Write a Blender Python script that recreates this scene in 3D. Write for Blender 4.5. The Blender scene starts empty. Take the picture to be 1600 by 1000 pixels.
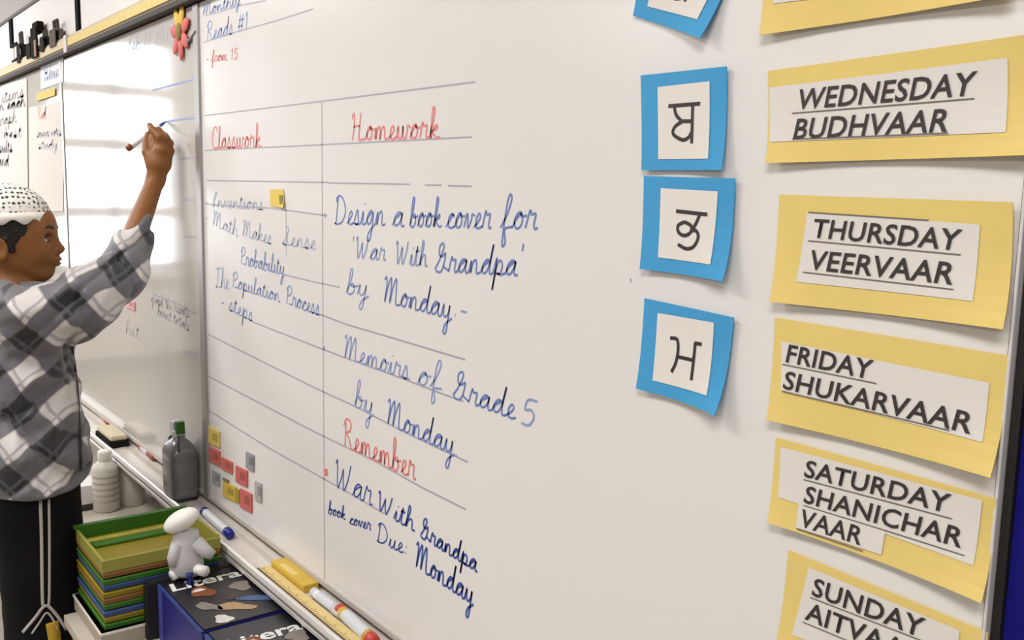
import bpy, bmesh, math, random
import numpy as np
from mathutils import Vector, Matrix
from mathutils.bvhtree import BVHTree
random.seed(7); np.random.seed(7)
SC = bpy.context.scene
COL = SC.collection

# ------------------------------------------------------------------ camera
FPX, CX, CY = 1480., 800., 500.
_h = np.array([-1140., -226., FPX]); _h /= np.linalg.norm(_h)
_v = np.array([-230., 10852., FPX]); _v -= _h*(_v@_h); _v /= np.linalg.norm(_v)
AX, AZ = -_h, -_v
AY = np.cross(AZ, AX)
CAM = np.array([0., -.81, 1.42])
RW = np.stack([AX, AY, AZ])                     # camera (x right, y down, z forward) -> world
def ray(px, py): return RW @ np.array([(px-CX)/FPX, (py-CY)/FPX, 1.])
def B(px, py, y=0.):                            # point of the upright plane at distance y from the board
    r = ray(px, py); return CAM + r*(y-CAM[1])/r[1]
def ZP(px, py, z):                              # point of the level plane at height z
    r = ray(px, py); return CAM + r*(z-CAM[2])/r[2]
def PZ(px, py, d): return CAM + ray(px, py)*d   # point at depth d
cd = bpy.data.cameras.new('camera'); cam = bpy.data.objects.new('camera', cd); COL.objects.link(cam)
cd.sensor_width = 36.; cd.lens = 36.*FPX/1600.; cd.clip_start = .05; cd.clip_end = 100
cr, cu, cb = RW @ np.array([1, 0, 0]), RW @ np.array([0, -1, 0]), RW @ np.array([0, 0, -1])
cam.matrix_world = Matrix(((cr[0], cu[0], cb[0], CAM[0]), (cr[1], cu[1], cb[1], CAM[1]), (cr[2], cu[2], cb[2], CAM[2]), (0, 0, 0, 1)))
SC.camera = cam

# ------------------------------------------------------------------ world, light, exposure
w = bpy.data.worlds.new('daylight'); SC.world = w; w.use_nodes = True
w.node_tree.nodes['Background'].inputs[0].default_value = (.86, .93, 1., 1)
w.node_tree.nodes['Background'].inputs[1].default_value = 5.0
SC.view_settings.view_transform = 'Standard'; SC.view_settings.look = 'None'
SC.view_settings.exposure = 0.0; SC.view_settings.gamma = 1.0; SC.view_settings.use_curve_mapping = False
def area(name, loc, size, power, rot=(0, 0, 0), color=(1, .985, .97)):
    l = bpy.data.lights.new(name, 'AREA'); l.shape = 'RECTANGLE'; l.size, l.size_y = size; l.energy = power; l.color = color
    o = bpy.data.objects.new(name, l); o.location = loc; o.rotation_euler = rot; COL.objects.link(o); return o
LAMPS = [(-4.9, -1.25), (-2.3, -1.25), (.3, -1.25), (-4.9, -4.2), (-2.3, -4.2), (.3, -4.2)]
for lx, ly in LAMPS: area('ceiling_lamp_light', (lx, ly, 2.70), (1.2, .5), (50 if lx < -4 else 32) if ly > -2 else 34)
area('window_daylight', (-7.75, -1.17, 1.62), (1.75, .9), 26, (0, -math.pi/2, 0), (.9, .95, 1.))

# ------------------------------------------------------------------ materials
MATS = {}
def lin(c):
    return tuple((x/12.92 if x <= .04045 else ((x+.055)/1.055)**2.4) for x in (v/255. for v in c))
def mat(name, rgb=(200, 200, 200), rough=.6, spec=.5, metal=0., noise=0., nscale=20., bump=0., bscale=60., coat=0., emit=0., trans=0., alpha=1.):
    if name in MATS: return MATS[name]
    m = bpy.data.materials.new(name); m.use_nodes = True; nt = m.node_tree; b = nt.nodes['Principled BSDF']
    c = lin(rgb)+(1.,)
    b.inputs['Base Color'].default_value = c; b.inputs['Roughness'].default_value = rough
    b.inputs['Specular IOR Level'].default_value = spec; b.inputs['Metallic'].default_value = metal
    b.inputs['Coat Weight'].default_value = coat; b.inputs['Transmission Weight'].default_value = trans; b.inputs['Alpha'].default_value = alpha
    tc = nt.nodes.new('ShaderNodeTexCoord')
    if noise > 0:
        n = nt.nodes.new('ShaderNodeTexNoise'); n.inputs['Scale'].default_value = nscale; n.inputs['Detail'].default_value = 4
        mx = nt.nodes.new('ShaderNodeMix'); mx.data_type = 'RGBA'
        mx.inputs['A'].default_value = tuple(min(1, x*(1+noise)) for x in c[:3])+(1,); mx.inputs['B'].default_value = tuple(x*(1-noise) for x in c[:3])+(1,)
        nt.links.new(tc.outputs['Object'], n.inputs['Vector']); nt.links.new(n.outputs['Fac'], mx.inputs['Factor'])
        nt.links.new(mx.outputs['Result'], b.inputs['Base Color'])
    if bump > 0:
        n2 = nt.nodes.new('ShaderNodeTexNoise'); n2.inputs['Scale'].default_value = bscale; n2.inputs['Detail'].default_value = 3
        bp = nt.nodes.new('ShaderNodeBump'); bp.inputs['Strength'].default_value = bump; bp.inputs['Distance'].default_value = .002
        nt.links.new(tc.outputs['Object'], n2.inputs['Vector']); nt.links.new(n2.outputs['Fac'], bp.inputs['Height']); nt.links.new(bp.outputs['Normal'], b.inputs['Normal'])
    if emit > 0:
        b.inputs['Emission Color'].default_value = c; b.inputs['Emission Strength'].default_value = emit
    MATS[name] = m; return m

# ------------------------------------------------------------------ mesh helpers
def V(p): return Vector((float(p[0]), float(p[1]), float(p[2])))
def wpos(o):
    p = Vector(o.location)
    while o.parent: o = o.parent; p += o.location
    return p
def obj(name, bm, m, parent=None, smooth=False, loc=None):
    me = bpy.data.meshes.new(name); bmesh.ops.recalc_face_normals(bm, faces=bm.faces); bm.to_mesh(me); bm.free()
    for f in me.polygons: f.use_smooth = smooth
    for x in (m if isinstance(m, (list, tuple)) else [m]): me.materials.append(x)
    o = bpy.data.objects.new(name, me); COL.objects.link(o)
    if parent is not None:
        o.parent = parent; me.transform(Matrix.Translation(-wpos(parent)))
    elif loc is not None:
        me.transform(Matrix.Translation(-V(loc))); o.location = V(loc)
    return o
def thing(name, label, cat, loc=(0, 0, 0), group=None):
    o = bpy.data.objects.new(name, None); o.empty_display_size = .05; COL.objects.link(o); o.location = V(loc)
    o['label'] = label; o['category'] = cat
    if group: o['group'] = group
    return o
def tag(o, label, cat, group=None):
    o['label'] = label; o['category'] = cat
    if group: o['group'] = group
    return o
def struct(o): o['kind'] = 'structure'; return o
def nb(): return bmesh.new()
def box(bm, lo, hi, bev=0.):
    t = bmesh.new(); bmesh.ops.create_cube(t, size=1.)
    c = (V(lo)+V(hi))/2; d = V(hi)-V(lo)
    for v_ in t.verts: v_.co = Vector((v_.co.x*d.x, v_.co.y*d.y, v_.co.z*d.z)) + c
    if bev > 0: bmesh.ops.bevel(t, geom=t.edges[:], offset=bev, segments=2, affect='EDGES', profile=.6)
    merge(bm, t); return bm
def merge(bm, t, M=None):
    if M is not None: t.transform(M)
    me = bpy.data.meshes.new('tmp'); t.to_mesh(me); t.free(); bm.from_mesh(me); bpy.data.meshes.remove(me)
def slab(bm, pts, th, nrm=(0, -1, 0)):
    """flat polygon (world points, back side) thickened by th along nrm"""
    n = V(nrm).normalized()*th
    a = [bm.verts.new(V(p)) for p in pts]; b = [bm.verts.new(V(p)+n) for p in pts]; k = len(pts)
    bm.faces.new(a); bm.faces.new(b[::-1])
    for i in range(k): bm.faces.new((a[i], a[(i+1) % k], b[(i+1) % k], b[i]))
    return bm
def tube(bm, pts, rads, seg=14, cap=True, sx=1., up=None):
    pts = [V(p) for p in pts]; rings = []
    if not hasattr(rads, '__len__'): rads = [rads]*len(pts)
    ref = None
    for i, p in enumerate(pts):
        t = (pts[min(i+1, len(pts)-1)]-pts[max(i-1, 0)])
        if t.length < 1e-9: t = Vector((0, 0, 1))
        t.normalize()
        if ref is None:
            ref = V(up) if up is not None else (Vector((0, 0, 1)) if abs(t.z) < .9 else Vector((1, 0, 0)))
        a = t.cross(ref).normalized(); b = a.cross(t).normalized(); ref = b
        rings.append([bm.verts.new(p + a*math.cos(2*math.pi*k/seg)*rads[i]*sx + b*math.sin(2*math.pi*k/seg)*rads[i]) for k in range(seg)])
    for r0, r1 in zip(rings, rings[1:]):
        for k in range(seg): bm.faces.new((r0[k], r0[(k+1) % seg], r1[(k+1) % seg], r1[k]))
    if cap: bm.faces.new(rings[0][::-1]); bm.faces.new(rings[-1])
    return bm
def lathe(bm, c, prof, seg=28, sx=1., sy=1., rot=0.):
    c = V(c); rings = []
    for r, z in prof:
        rings.append([bm.verts.new(c+Vector((math.cos(rot)*math.cos(a)*r*sx-math.sin(rot)*math.sin(a)*r*sy, math.sin(rot)*math.cos(a)*r*sx+math.cos(rot)*math.sin(a)*r*sy, z))) for a in [2*math.pi*k/seg for k in range(seg)]])
    for r0, r1 in zip(rings, rings[1:]):
        for k in range(seg): bm.faces.new((r0[k], r0[(k+1) % seg], r1[(k+1) % seg], r1[k]))
    bm.faces.new(rings[0][::-1]); bm.faces.new(rings[-1]); return bm
def ribbon(bm, pts, wd, y_n=(0, -1, 0), th=.0004):
    """flat stroke of width wd along pts, lifted off its surface by th"""
    n = V(y_n).normalized(); pts = [V(p) for p in pts]; L = []; Rr = []
    for i, p in enumerate(pts):
        t = pts[min(i+1, len(pts)-1)]-pts[max(i-1, 0)]
        if t.length < 1e-7: t = Vector((1, 0, 0))
        s = t.normalized().cross(n).normalized()*wd/2
        L.append(bm.verts.new(p+s+n*th)); Rr.append(bm.verts.new(p-s+n*th))
    for i in range(len(pts)-1): bm.faces.new((L[i], L[i+1], Rr[i+1], Rr[i]))
    return bm
def catmull(P, n=4):
    P = [np.array(p, float) for p in P]
    if len(P) < 3: return P
    Q = [2*P[0]-P[1]]+P+[2*P[-1]-P[-2]]; out = []
    for i in range(1, len(Q)-2):
        for k in range(n):
            t = k/n; a, b, c, d = Q[i-1:i+3]
            out.append(.5*((2*b)+(-a+c)*t+(2*a-5*b+4*c-d)*t*t+(-a+3*b-3*c+d)*t**3))
    out.append(P[-1]); return out
def dens(P, n): return [np.array(P[0])+(np.array(P[1])-np.array(P[0]))*k/n for k in range(n+1)]
# ------------------------------------------------------------------ pen strokes: joined-up handwriting
G = {}
def g(ch, adv, *st): G[ch] = (adv, st)
g(' ', .75)
g('a', 1.15, [(0,.05),(.3,.6),(.75,.95),(.45,1),(.15,.55),(.25,.06),(.55,.15),(.8,.6),(.85,1),(.8,.3),(.92,0),(1.15,.08)])
g('b', 1.05, [(0,.05),(.3,1.1),(.42,2.1),(.22,2.2),(.15,1.2),(.15,.1),(.5,0),(.75,.4),(.6,.95),(.35,.8),(.6,.7),(1.05,.85)])
g('c', .9, [(0,.05),(.3,.5),(.65,.95),(.75,.8),(.5,1),(.2,.6),(.3,.08),(.6,0),(.9,.12)])
g('d', 1.2, [(0,.05),(.3,.6),(.72,.95),(.45,1),(.15,.5),(.3,.05),(.6,.2),(.85,.9),(1.0,2.15),(.86,1.1),(.85,.2),(1.0,0),(1.2,.08)])
g('e', .85, [(0,.05),(.4,.45),(.58,.8),(.4,1),(.18,.6),(.25,.1),(.5,0),(.85,.15)])
g('f', .9, [(0,.05),(.4,.9),(.62,1.9),(.45,2.2),(.3,1.5),(.25,-.4),(.3,-1.15),(.5,-.9),(.35,-.05),(.9,.12)])
g('g', 1.15, [(0,.05),(.3,.6),(.72,.95),(.45,1),(.15,.5),(.3,.08),(.6,.2),(.85,.95),(.8,-.2),(.65,-1.1),(.35,-1.1),(.45,-.6),(1.15,.08)])
g('h', 1.1, [(0,.05),(.3,1.1),(.42,2.0),(.25,2.2),(.17,1.2),(.15,0),(.3,.7),(.6,1),(.75,.7),(.78,.1),(.95,0),(1.1,.1)])
g('i', .6, [(0,.05),(.25,1),(.25,.2),(.35,0),(.6,.1)], [(.36,1.5),(.4,1.6)])
g('k', 1.05, [(0,.05),(.3,1.1),(.42,2.0),(.25,2.2),(.17,1.2),(.15,0),(.3,.6),(.65,.95),(.7,.7),(.3,.5),(.7,.05),(1.05,.1)])
g('l', .6, [(0,.05),(.3,1.1),(.42,2.0),(.25,2.2),(.17,1.2),(.2,.1),(.35,0),(.6,.1)])
g('m', 1.6, [(0,.05),(.2,.95),(.2,0),(.35,.75),(.55,1),(.65,.7),(.65,0),(.8,.75),(1.02,1),(1.15,.7),(1.18,.1),(1.35,0),(1.6,.1)])
g('n', 1.15, [(0,.05),(.2,.95),(.2,0),(.35,.75),(.58,1),(.72,.7),(.75,.1),(.9,0),(1.15,.1)])
g('o', 1.0, [(0,.05),(.3,.7),(.6,1),(.35,1),(.12,.5),(.3,.03),(.62,.15),(.72,.6),(.55,.95),(.75,.8),(1.0,.85)])
g('p', 1.1, [(0,.05),(.25,1.2),(.2,0),(.1,-1.15),(.2,0),(.35,.8),(.62,1),(.8,.6),(.65,.08),(.35,.1),(.7,0),(1.1,.1)])
g('r', .9, [(0,.05),(.2,1.15),(.35,.9),(.65,.95),(.6,.3),(.7,0),(.9,.1)])
g('s', .85, [(0,.05),(.35,1.1),(.5,.6),(.55,.15),(.3,0),(.15,.1),(.5,.0),(.85,.1)])
g('t', .7, [(0,.05),(.35,1.7),(.25,.3),(.4,0),(.7,.1)], [(.1,1.25),(.6,1.3)])
g('u', 1.1, [(0,.05),(.2,1),(.17,.25),(.4,0),(.65,.35),(.75,1),(.72,.2),(.88,0),(1.1,.1)])
g('v', 1.0, [(0,.05),(.2,.95),(.3,.8),(.42,0),(.7,.6),(.72,.95),(1.0,.85)])
g('w', 1.4, [(0,.05),(.15,1),(.2,.2),(.4,0),(.6,.4),(.65,1),(.68,.2),(.9,0),(1.1,.5),(1.1,1),(1.4,.85)])
g('y', 1.1, [(0,.05),(.2,1),(.2,.3),(.42,.05),(.7,.4),(.78,1),(.72,-.2),(.6,-1.15),(.35,-1.1),(.5,-.5),(1.1,.08)])
g('B', 1.5, [(.4,1.9),(.35,1),(.3,0)], [(.1,1.6),(.5,2.2),(1.05,1.9),(.9,1.3),(.45,1.15),(1.05,.9),(1.1,.3),(.7,0),(.3,.1)], [(1.0,.1),(1.5,.1)])
g('C', 1.3, [(1.05,1.7),(1.05,2.05),(.75,2.2),(.35,1.8),(.15,1.0),(.3,.2),(.75,0),(1.3,.1)])
g('D', 1.7, [(.35,2.1),(.3,1.0),(.25,.1),(.1,.1),(.4,.0),(1.0,.15),(1.4,.9),(1.1,1.8),(.5,2.2),(.1,1.9),(.3,1.7)])
g('F', 1.4, [(.1,2.0),(.5,2.1),(1.3,2.2)], [(.7,2.1),(.6,1),(.45,.1),(.15,.1)], [(.4,1.1),(.95,1.15)])
g('G', 1.6, [(.1,.2),(.5,.9),(.85,1.9),(.7,2.2),(.4,1.9),(.45,1.3),(.8,1.2),(1.1,1.45),(1.0,.5),(.75,0),(.3,0),(.2,.2)], [(1.0,.4),(1.6,.1)])
g('H', 1.8, [(.1,1.7),(.25,2.15),(.4,1.9),(.35,.8),(.2,0)], [(1.15,2.2),(1.05,1.2),(1.0,.1),(1.2,0),(1.8,.1)], [(.3,1.05),(.7,1.15),(1.05,1.1)])
g('I', 1.1, [(.1,.3),(.6,1.5),(.75,2.1),(.5,2.2),(.35,1.2),(.4,.1),(.15,.1),(.6,.3),(1.1,.1)])
g('J', 1.1, [(.1,1.0),(.6,2.1),(.8,2.1),(.7,.5),(.5,-1.0),(.3,-.9),(1.1,.1)])
g('L', 1.2, [(.3,1.6),(.7,2.0),(.6,2.2),(.35,1.5),(.3,.4),(.1,.05),(.3,0),(.8,.05),(1.2,.15)])
g('M', 2.1, [(.05,1.8),(.25,2.1),(.35,1.5),(.25,0),(.5,1.3),(.8,2.1),(.9,1.5),(.85,0),(1.1,1.3),(1.4,2.1),(1.5,1.5),(1.55,.2),(1.75,0),(2.1,.1)])
g('P', 1.4, [(.4,1.9),(.35,1),(.3,0)], [(.1,1.6),(.5,2.2),(1.1,2.0),(1.05,1.4),(.6,1.05),(.4,1.1)], [(.7,.1),(1.4,.1)])
g('R', 1.6, [(.4,1.9),(.35,1),(.3,0)], [(.1,1.6),(.5,2.2),(1.1,2.0),(1.0,1.4),(.5,1.1),(.9,.7),(1.15,.05),(1.6,.1)])
g('S', 1.4, [(.1,.1),(.5,.7),(.9,1.8),(.75,2.2),(.5,1.9),(.7,1.2),(.85,.6),(.6,0),(.2,.15),(.8,.05),(1.4,.1)])
g('T', 1.5, [(.1,1.9),(.6,2.1),(1.4,2.15)], [(.75,2.1),(.65,1),(.5,.1),(.2,.1),(.7,.0),(1.4,.1)])
g('W', 2.1, [(.1,1.8),(.25,2.1),(.35,1.0),(.5,.05),(.8,.9),(.95,1.6),(1.0,.9),(1.15,.05),(1.5,.9),(1.7,2.1)])
g("'", .5, [(.2,2.2),(.15,1.7)])
g('.', .5, [(.15,.02),(.22,.06)])
g('-', .8, [(.1,.5),(.6,.5)])
g(':', .6, [(.2,.1),(.26,.15)], [(.25,.8),(.3,.85)])
g('5', 1.2, [(1.0,1.9),(.4,1.9),(.3,1.15),(.7,1.2),(.95,.7),(.7,.05),(.2,.1)])
g('1', .8, [(.2,1.5),(.45,1.9),(.4,0)])
g('2', 1.1, [(.2,1.5),(.5,1.9),(.8,1.5),(.2,.05),(.9,.05)])
g('0', 1.1, [(.5,1.9),(.2,1.0),(.5,.0),(.85,1.0),(.5,1.9)])
g('7', 1.0, [(.2,1.9),(.85,1.9),(.4,0)])
g('#', 1.3, [(.3,0),(.5,1.9)], [(.8,0),(1.0,1.9)], [(.1,.6),(1.1,.6)], [(.2,1.3),(1.2,1.3)])
INK = {'scrawl': mat('ink_scrawl', (146, 138, 137), .6), 'blue': mat('ink_blue', (140, 156, 204), .5), 'darkblue': mat('ink_dark_blue', (60, 84, 160), .5), 'red': mat('ink_red', (226, 128, 126), .5),
       'navy': mat('ink_navy', (108, 128, 190), .5), 'grey': mat('ink_grey', (176, 172, 178), .5), 'line': mat('ink_line', (168, 166, 178), .5), 'smear': mat('ink_smear', (188, 182, 184), .5), 'pale': mat('ink_pale', (176, 184, 208), .5),
       'black': mat('print_black', (48, 43, 42), .6), 'pink': mat('ink_pink', (236, 170, 166), .5)}
def script(parent, text, p0, p1, xh, ink, wd=.0032, slant=.12, y=0., name='handwriting', label=None, squeeze=1.):
    """joined-up writing on the board from pixel p0 to p1 (ends of the base line), small letters xh pixels tall at p0"""
    a, b = B(*p0, y), B(*p1, y); L = np.linalg.norm(b-a); u = (b-a)/L
    xz = np.linalg.norm(B(p0[0], p0[1]-xh, y)-a)
    tot = sum(G[c][0] for c in text); sx = L/tot; up = np.array([0, 0, 1.])
    bm = nb(); x = 0.
    for c in text:
        adv, st = G[c]
        for s in st:
            pts = catmull(s, 4) if len(s) > 2 else [np.array(q, float) for q in s]
            ribbon(bm, [a + u*(x+q[0]+slant*q[1])*sx + up*q[1]*xz*squeeze for q in pts], wd)
        x += adv
    o = obj(name, bm, INK[ink], parent)
    if label: o['label'] = label
    if sum(len(G[c][1]) for c in text) > 1: o['kind'] = 'stuff'
    return o
def rule(parent, pts, wd=.0026, ink='line', y=0., name='ruled_line'):
    bm = nb(); P = [B(*p, y) for p in pts]
    ribbon(bm, P, wd, th=.0003); return obj(name, bm, INK[ink], parent)

# ------------------------------------------------------------------ room shell
YW = .03                                         # wall plane, just behind the boards
wall_m = mat('painted_wall', (206, 200, 192), .75, .3, noise=.03, nscale=3, bump=.15, bscale=300)
X0, X1, Y0, ZC = -7.5, 4.0, -6.5, 2.75
bm = box(nb(), (X0, YW, -.1), (X1, YW+.1, ZC)); struct(obj('wall_front', bm, wall_m))
bm = box(nb(), (X0, Y0-.1, -.1), (X1, Y0, ZC)); struct(obj('wall_back', bm, wall_m))
bm = box(nb(), (X1, Y0-.1, -.1), (X1+.1, YW+.1, ZC)); struct(obj('wall_right', bm, wall_m))
WY0, WY1, WZ0, WZ1 = -1.62, -.72, .75, 2.5
bm = nb()
box(bm, (X0-.1, Y0-.1, -.1), (X0, YW+.1, WZ0)); box(bm, (X0-.1, Y0-.1, WZ1), (X0, YW+.1, ZC))
box(bm, (X0-.1, Y0-.1, WZ0), (X0, WY0, WZ1)); box(bm, (X0-.1, WY1, WZ0), (X0, YW+.1, WZ1)); struct(obj('wall_left', bm, wall_m))
# floor of square vinyl tiles
tl = [mat('floor_tile', (150, 142, 130), .35, noise=.06, nscale=30), mat('floor_tile_dark', (140, 132, 122), .35, noise=.06, nscale=30)]
fl = struct(obj('floor', box(nb(), (X0, Y0, -.1), (X1, YW, -.004)), mat('floor_joint', (90, 86, 80), .7)))
tb = box(nb(), (-.2485, -.2485, -.004), (.2485, .2485, 0)); tme = bpy.data.meshes.new('tile'); tb.to_mesh(tme); tb.free(); tme.materials.append(tl[0])
for i in range(10):
    for j in range(8):
        o = bpy.data.objects.new('tile', tme); COL.objects.link(o); o.parent = fl; o.location = (-4.25+i*.5, -.25-j*.5, 0)
bm = nb()
for i in range(23):
    for j in range(13):
        x, y = X0+.25+i*.5, -.25-j*.5
        if -4.6 < x < .4 and y > -4.1: continue
        box(bm, (x-.2485, y-.2485, -.004), (x+.2485, y+.2485, 0))
o = obj('tile_field', bm, tl[0], fl); o['kind'] = 'stuff'
struct(obj('ceiling', box(nb(), (X0, Y0, ZC), (X1, YW, ZC+.1)), mat('ceiling_white', (232, 230, 226), .8, noise=.02)))
for lx, ly in LAMPS:
    t = thing('ceiling_lamp', 'white ceiling light %s, in the row %s' % ({-4.9: 'nearest the window', -2.3: 'above mid room', .3: 'farthest from the window'}[lx], 'beside the whiteboards' if ly > -2 else 'away from the whiteboards'), 'ceiling light', (lx, ly, ZC), 'ceiling light panels')
    obj('frame', box(nb(), (lx-.66, ly-.31, ZC-.03), (lx+.66, ly+.31, ZC), .005), mat('lamp_frame', (225, 225, 222), .4), t)
    obj('diffuser', box(nb(), (lx-.62, ly-.27, ZC-.034), (lx+.62, ly+.27, ZC-.03)), mat('lamp_diffuser', (255, 250, 240), .5, emit=2.2), t)
# window in the left end wall, mirrored in the glossy board
wf = mat('window_frame_white', (226, 228, 230), .4)
win = struct(bpy.data.objects.new('window_1', None)); COL.objects.link(win); win.location = (X0, (WY0+WY1)/2, WZ0)
bm = nb()
for (a, b) in ((WZ0, WZ0+.06), (WZ1-.06, WZ1)): box(bm, (X0-.08, WY0, a), (X0+.01, WY1, b))
for (a, b) in ((WY0, WY0+.06), (WY1-.06, WY1)): box(bm, (X0-.08, a, WZ0), (X0+.01, b, WZ1))
obj('frame', bm, wf, win)
for k in range(1, 2):
    yy = WY0+(WY1-WY0)*k/2
    obj('mullion', box(nb(), (X0-.07, yy-.035, WZ0), (X0, yy+.035, WZ1)), wf, win)
for zz in (1.20, 1.70, 2.10): obj('transom', box(nb(), (X0-.07, WY0, zz-.04), (X0, WY1, zz+.04)), wf, win)
obj('sill', box(nb(), (X0-.02, WY0-.05, WZ0-.05), (X0+.12, WY1+.05, WZ0), .006), wf, win)
gm = bpy.data.materials.new('window_glass'); gm.use_nodes = True; nt = gm.node_tree
for n in list(nt.nodes): nt.nodes.remove(n)
out = nt.nodes.new('ShaderNodeOutputMaterial'); mxs = nt.nodes.new('ShaderNodeMixShader'); tr = nt.nodes.new('ShaderNodeBsdfTransparent'); gl = nt.nodes.new('ShaderNodeBsdfGlossy')
gl.inputs['Roughness'].default_value = .02; mxs.inputs[0].default_value = .06; nt.links.new(tr.outputs[0], mxs.inputs[1]); nt.links.new(gl.outputs[0], mxs.inputs[2]); nt.links.new(mxs.outputs[0], out.inputs[0])
for k in range(2):
    a = WY0+(WY1-WY0)*k/2+.04; b = WY0+(WY1-WY0)*(k+1)/2-.04
    obj('pane', box(nb(), (X0-.045, a, WZ0+.06), (X0-.041, b, WZ1-.06)), gm, win)

bbm = mat('baseboard_grey', (120, 112, 104), .6)
struct(obj('baseboard_front', box(nb(), (X0, YW-.012, 0), (X1, YW, .10), .002), bbm)); struct(obj('baseboard_left', box(nb(), (X0, Y0, 0), (X0+.012, YW-.012, .10), .002), bbm))
# grey bulkhead high on the wall, white upper panels with black posts
ZS = B(0, 39, .012)[2]
struct(obj('trim_1', box(nb(), (X0, .012, ZS), (X1, YW, ZS+.16), .002), mat('bulkhead_grey', (158, 152, 148), .6, noise=.05)))
struct(obj('trim_2', box(nb(), (X0, .006, ZS-.010), (X1, YW, ZS+.002)), mat('bulkhead_edge', (78, 70, 66), .6)))
ZR0 = 1.862                                      # underside of the rail
pan = mat('upper_panel_white', (226, 222, 220), .5, .4, noise=.015, nscale=4)
blk = mat('black_strip', (22, 20, 24), .9, .1)
bars = [B(20, 60, .008)[0], B(124, 30, .008)[0]]
edges = [-5.6, bars[0], bars[1], -2.0, 0.2]
ul = ['narrow white card panel above the boards at far left edge', 'white card panel between the two black posts above the rail', 'blank white card panel right of the tall black post', 'blank white card panel above the middle of the main whiteboard']
for k in range(4):
    t = thing('wall_panel', ul[k], 'wall panel', (edges[k], .02, ZR0+.05))
    obj('sheet', box(nb(), (edges[k]+.012, .010, ZR0+.045), (edges[k+1]-.012, YW, ZS-.011), .001), pan, t)
    if k in (1, 2):
        xx = edges[k]
        o = obj('edge_strip', box(nb(), (xx-.055 if k == 1 else xx-.040, .004, ZR0+(.12 if k == 1 else .05)), (xx+.0, YW, ZS-.011), .001), blk, t); o['label'] = 'black upright strip'
        if k == 1: obj('foot', box(nb(), (xx, .004, ZR0+.12), (xx+.09, .03, ZR0+.132)), blk, t)
# ------------------------------------------------------------------ whiteboards
def wb_mat(name, rgb, rough, spec, blot=.0):
    m = mat(name, rgb, rough, spec, noise=.012, nscale=2.2); nt = m.node_tree; b = nt.nodes['Principled BSDF']
    tc = nt.nodes.new('ShaderNodeTexCoord'); n = nt.nodes.new('ShaderNodeTexNoise'); n.inputs['Scale'].default_value = 6.; n.inputs['Detail'].default_value = 6
    mr = nt.nodes.new('ShaderNodeMapRange'); mr.inputs['To Min'].default_value = rough*.7; mr.inputs['To Max'].default_value = rough*1.5
    nt.links.new(tc.outputs['Object'], n.inputs['Vector']); nt.links.new(n.outputs['Fac'], mr.inputs['Value']); nt.links.new(mr.outputs[0], b.inputs['Roughness'])
    return m
m_board = wb_mat('whiteboard_enamel', (229, 226, 224), .20, .4)
m_board2 = wb_mat('whiteboard_gloss', (204, 199, 194), .07, .75)
alu = mat('aluminium_strip', (176, 172, 170), .35, .5, .6, noise=.05)
ZT, ZB = 1.844, .628
XL, XM, XE, XQ = B(103, 300)[0], B(316.5, 400)[0], B(1585, 540)[0], -6.6
def board(label, x0, x1, m, part_m=alu):
    t = thing('whiteboard', label, 'whiteboard', ((x0+x1)/2, .015, ZB))
    obj('writing_surface', box(nb(), (x0+.004, 0., ZB), (x1-.004, .022, ZT)), m, t)
    return t
wb = board('large cream whiteboard with ruled homework grid and cards on its right', XM+.014, XE-.001, m_board)
wl = board('glossy whiteboard panel mirroring the window, where the boy writes', XL+.015, XM-.019, m_board2)
wq = board('far left whiteboard covered with posted sheets behind the boy', XQ, XL-.015, m_board2)
bm = box(nb(), (XM-.018, -.006, ZB), (XM+.018, .02, ZT), .003); obj('joint_strip', bm, alu, wb)
bm = box(nb(), (XL-.014, -.003, ZB), (XL+.014, .02, ZT), .002); obj('joint_strip', bm, alu, wl)
bm = box(nb(), (XE-.0022, -.006, ZB), (XE+.0008, .026, ZT), .0015); obj('edge_strip', bm, mat('strip_pale', (214, 212, 210), .4), wb)
obj('foot_strip', box(nb(), (XM+.019, -.004, ZB), (XE-.005, .02, ZB+.012), .002), mat('foot_strip', (190, 182, 174), .45), wb)
obj('foot_strip', box(nb(), (XL+.015, -.004, ZB), (XM-.019, .02, ZB+.012), .002), MATS['foot_strip'], wl)

# cork rail over the boards
rail = thing('map_rail', 'long metal display rail with yellow cork insert above the whiteboards', 'rail', (-3, 0, ZR0))
XJ = B(105, 70, -.02)[0]
for (a, b, cm) in ((XJ, XE, mat('cork_yellow', (226, 203, 138), .85, noise=.12, nscale=60)), (-6.6, XJ, mat('cork_pale', (212, 196, 164), .85, noise=.1, nscale=60))):
    obj('cork_strip', box(nb(), (a, -.021, ZR0+.008), (b, -.012, ZR0+.034)), cm, rail)
    obj('rail_body', box(nb(), (a+.001, -.016, ZR0-.004), (b-.001, YW, ZR0+.044), .002), mat('rail_metal', (196, 186, 168), .6, .3), rail)
obj('lower_lip', box(nb(), (-6.6, -.022, ZR0-.014), (XE, .0, ZR0+.001), .002), mat('rail_lip_shade', (78, 72, 70), .7, .2), rail)  # dark colour stands in for the shade along the rail's underside
obj('joint_cap', box(nb(), (XJ-.03, -.026, ZR0-.012), (XJ+.01, .0, ZR0+.044), .002), mat('rail_cap', (190, 184, 176), .4), rail)

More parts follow.
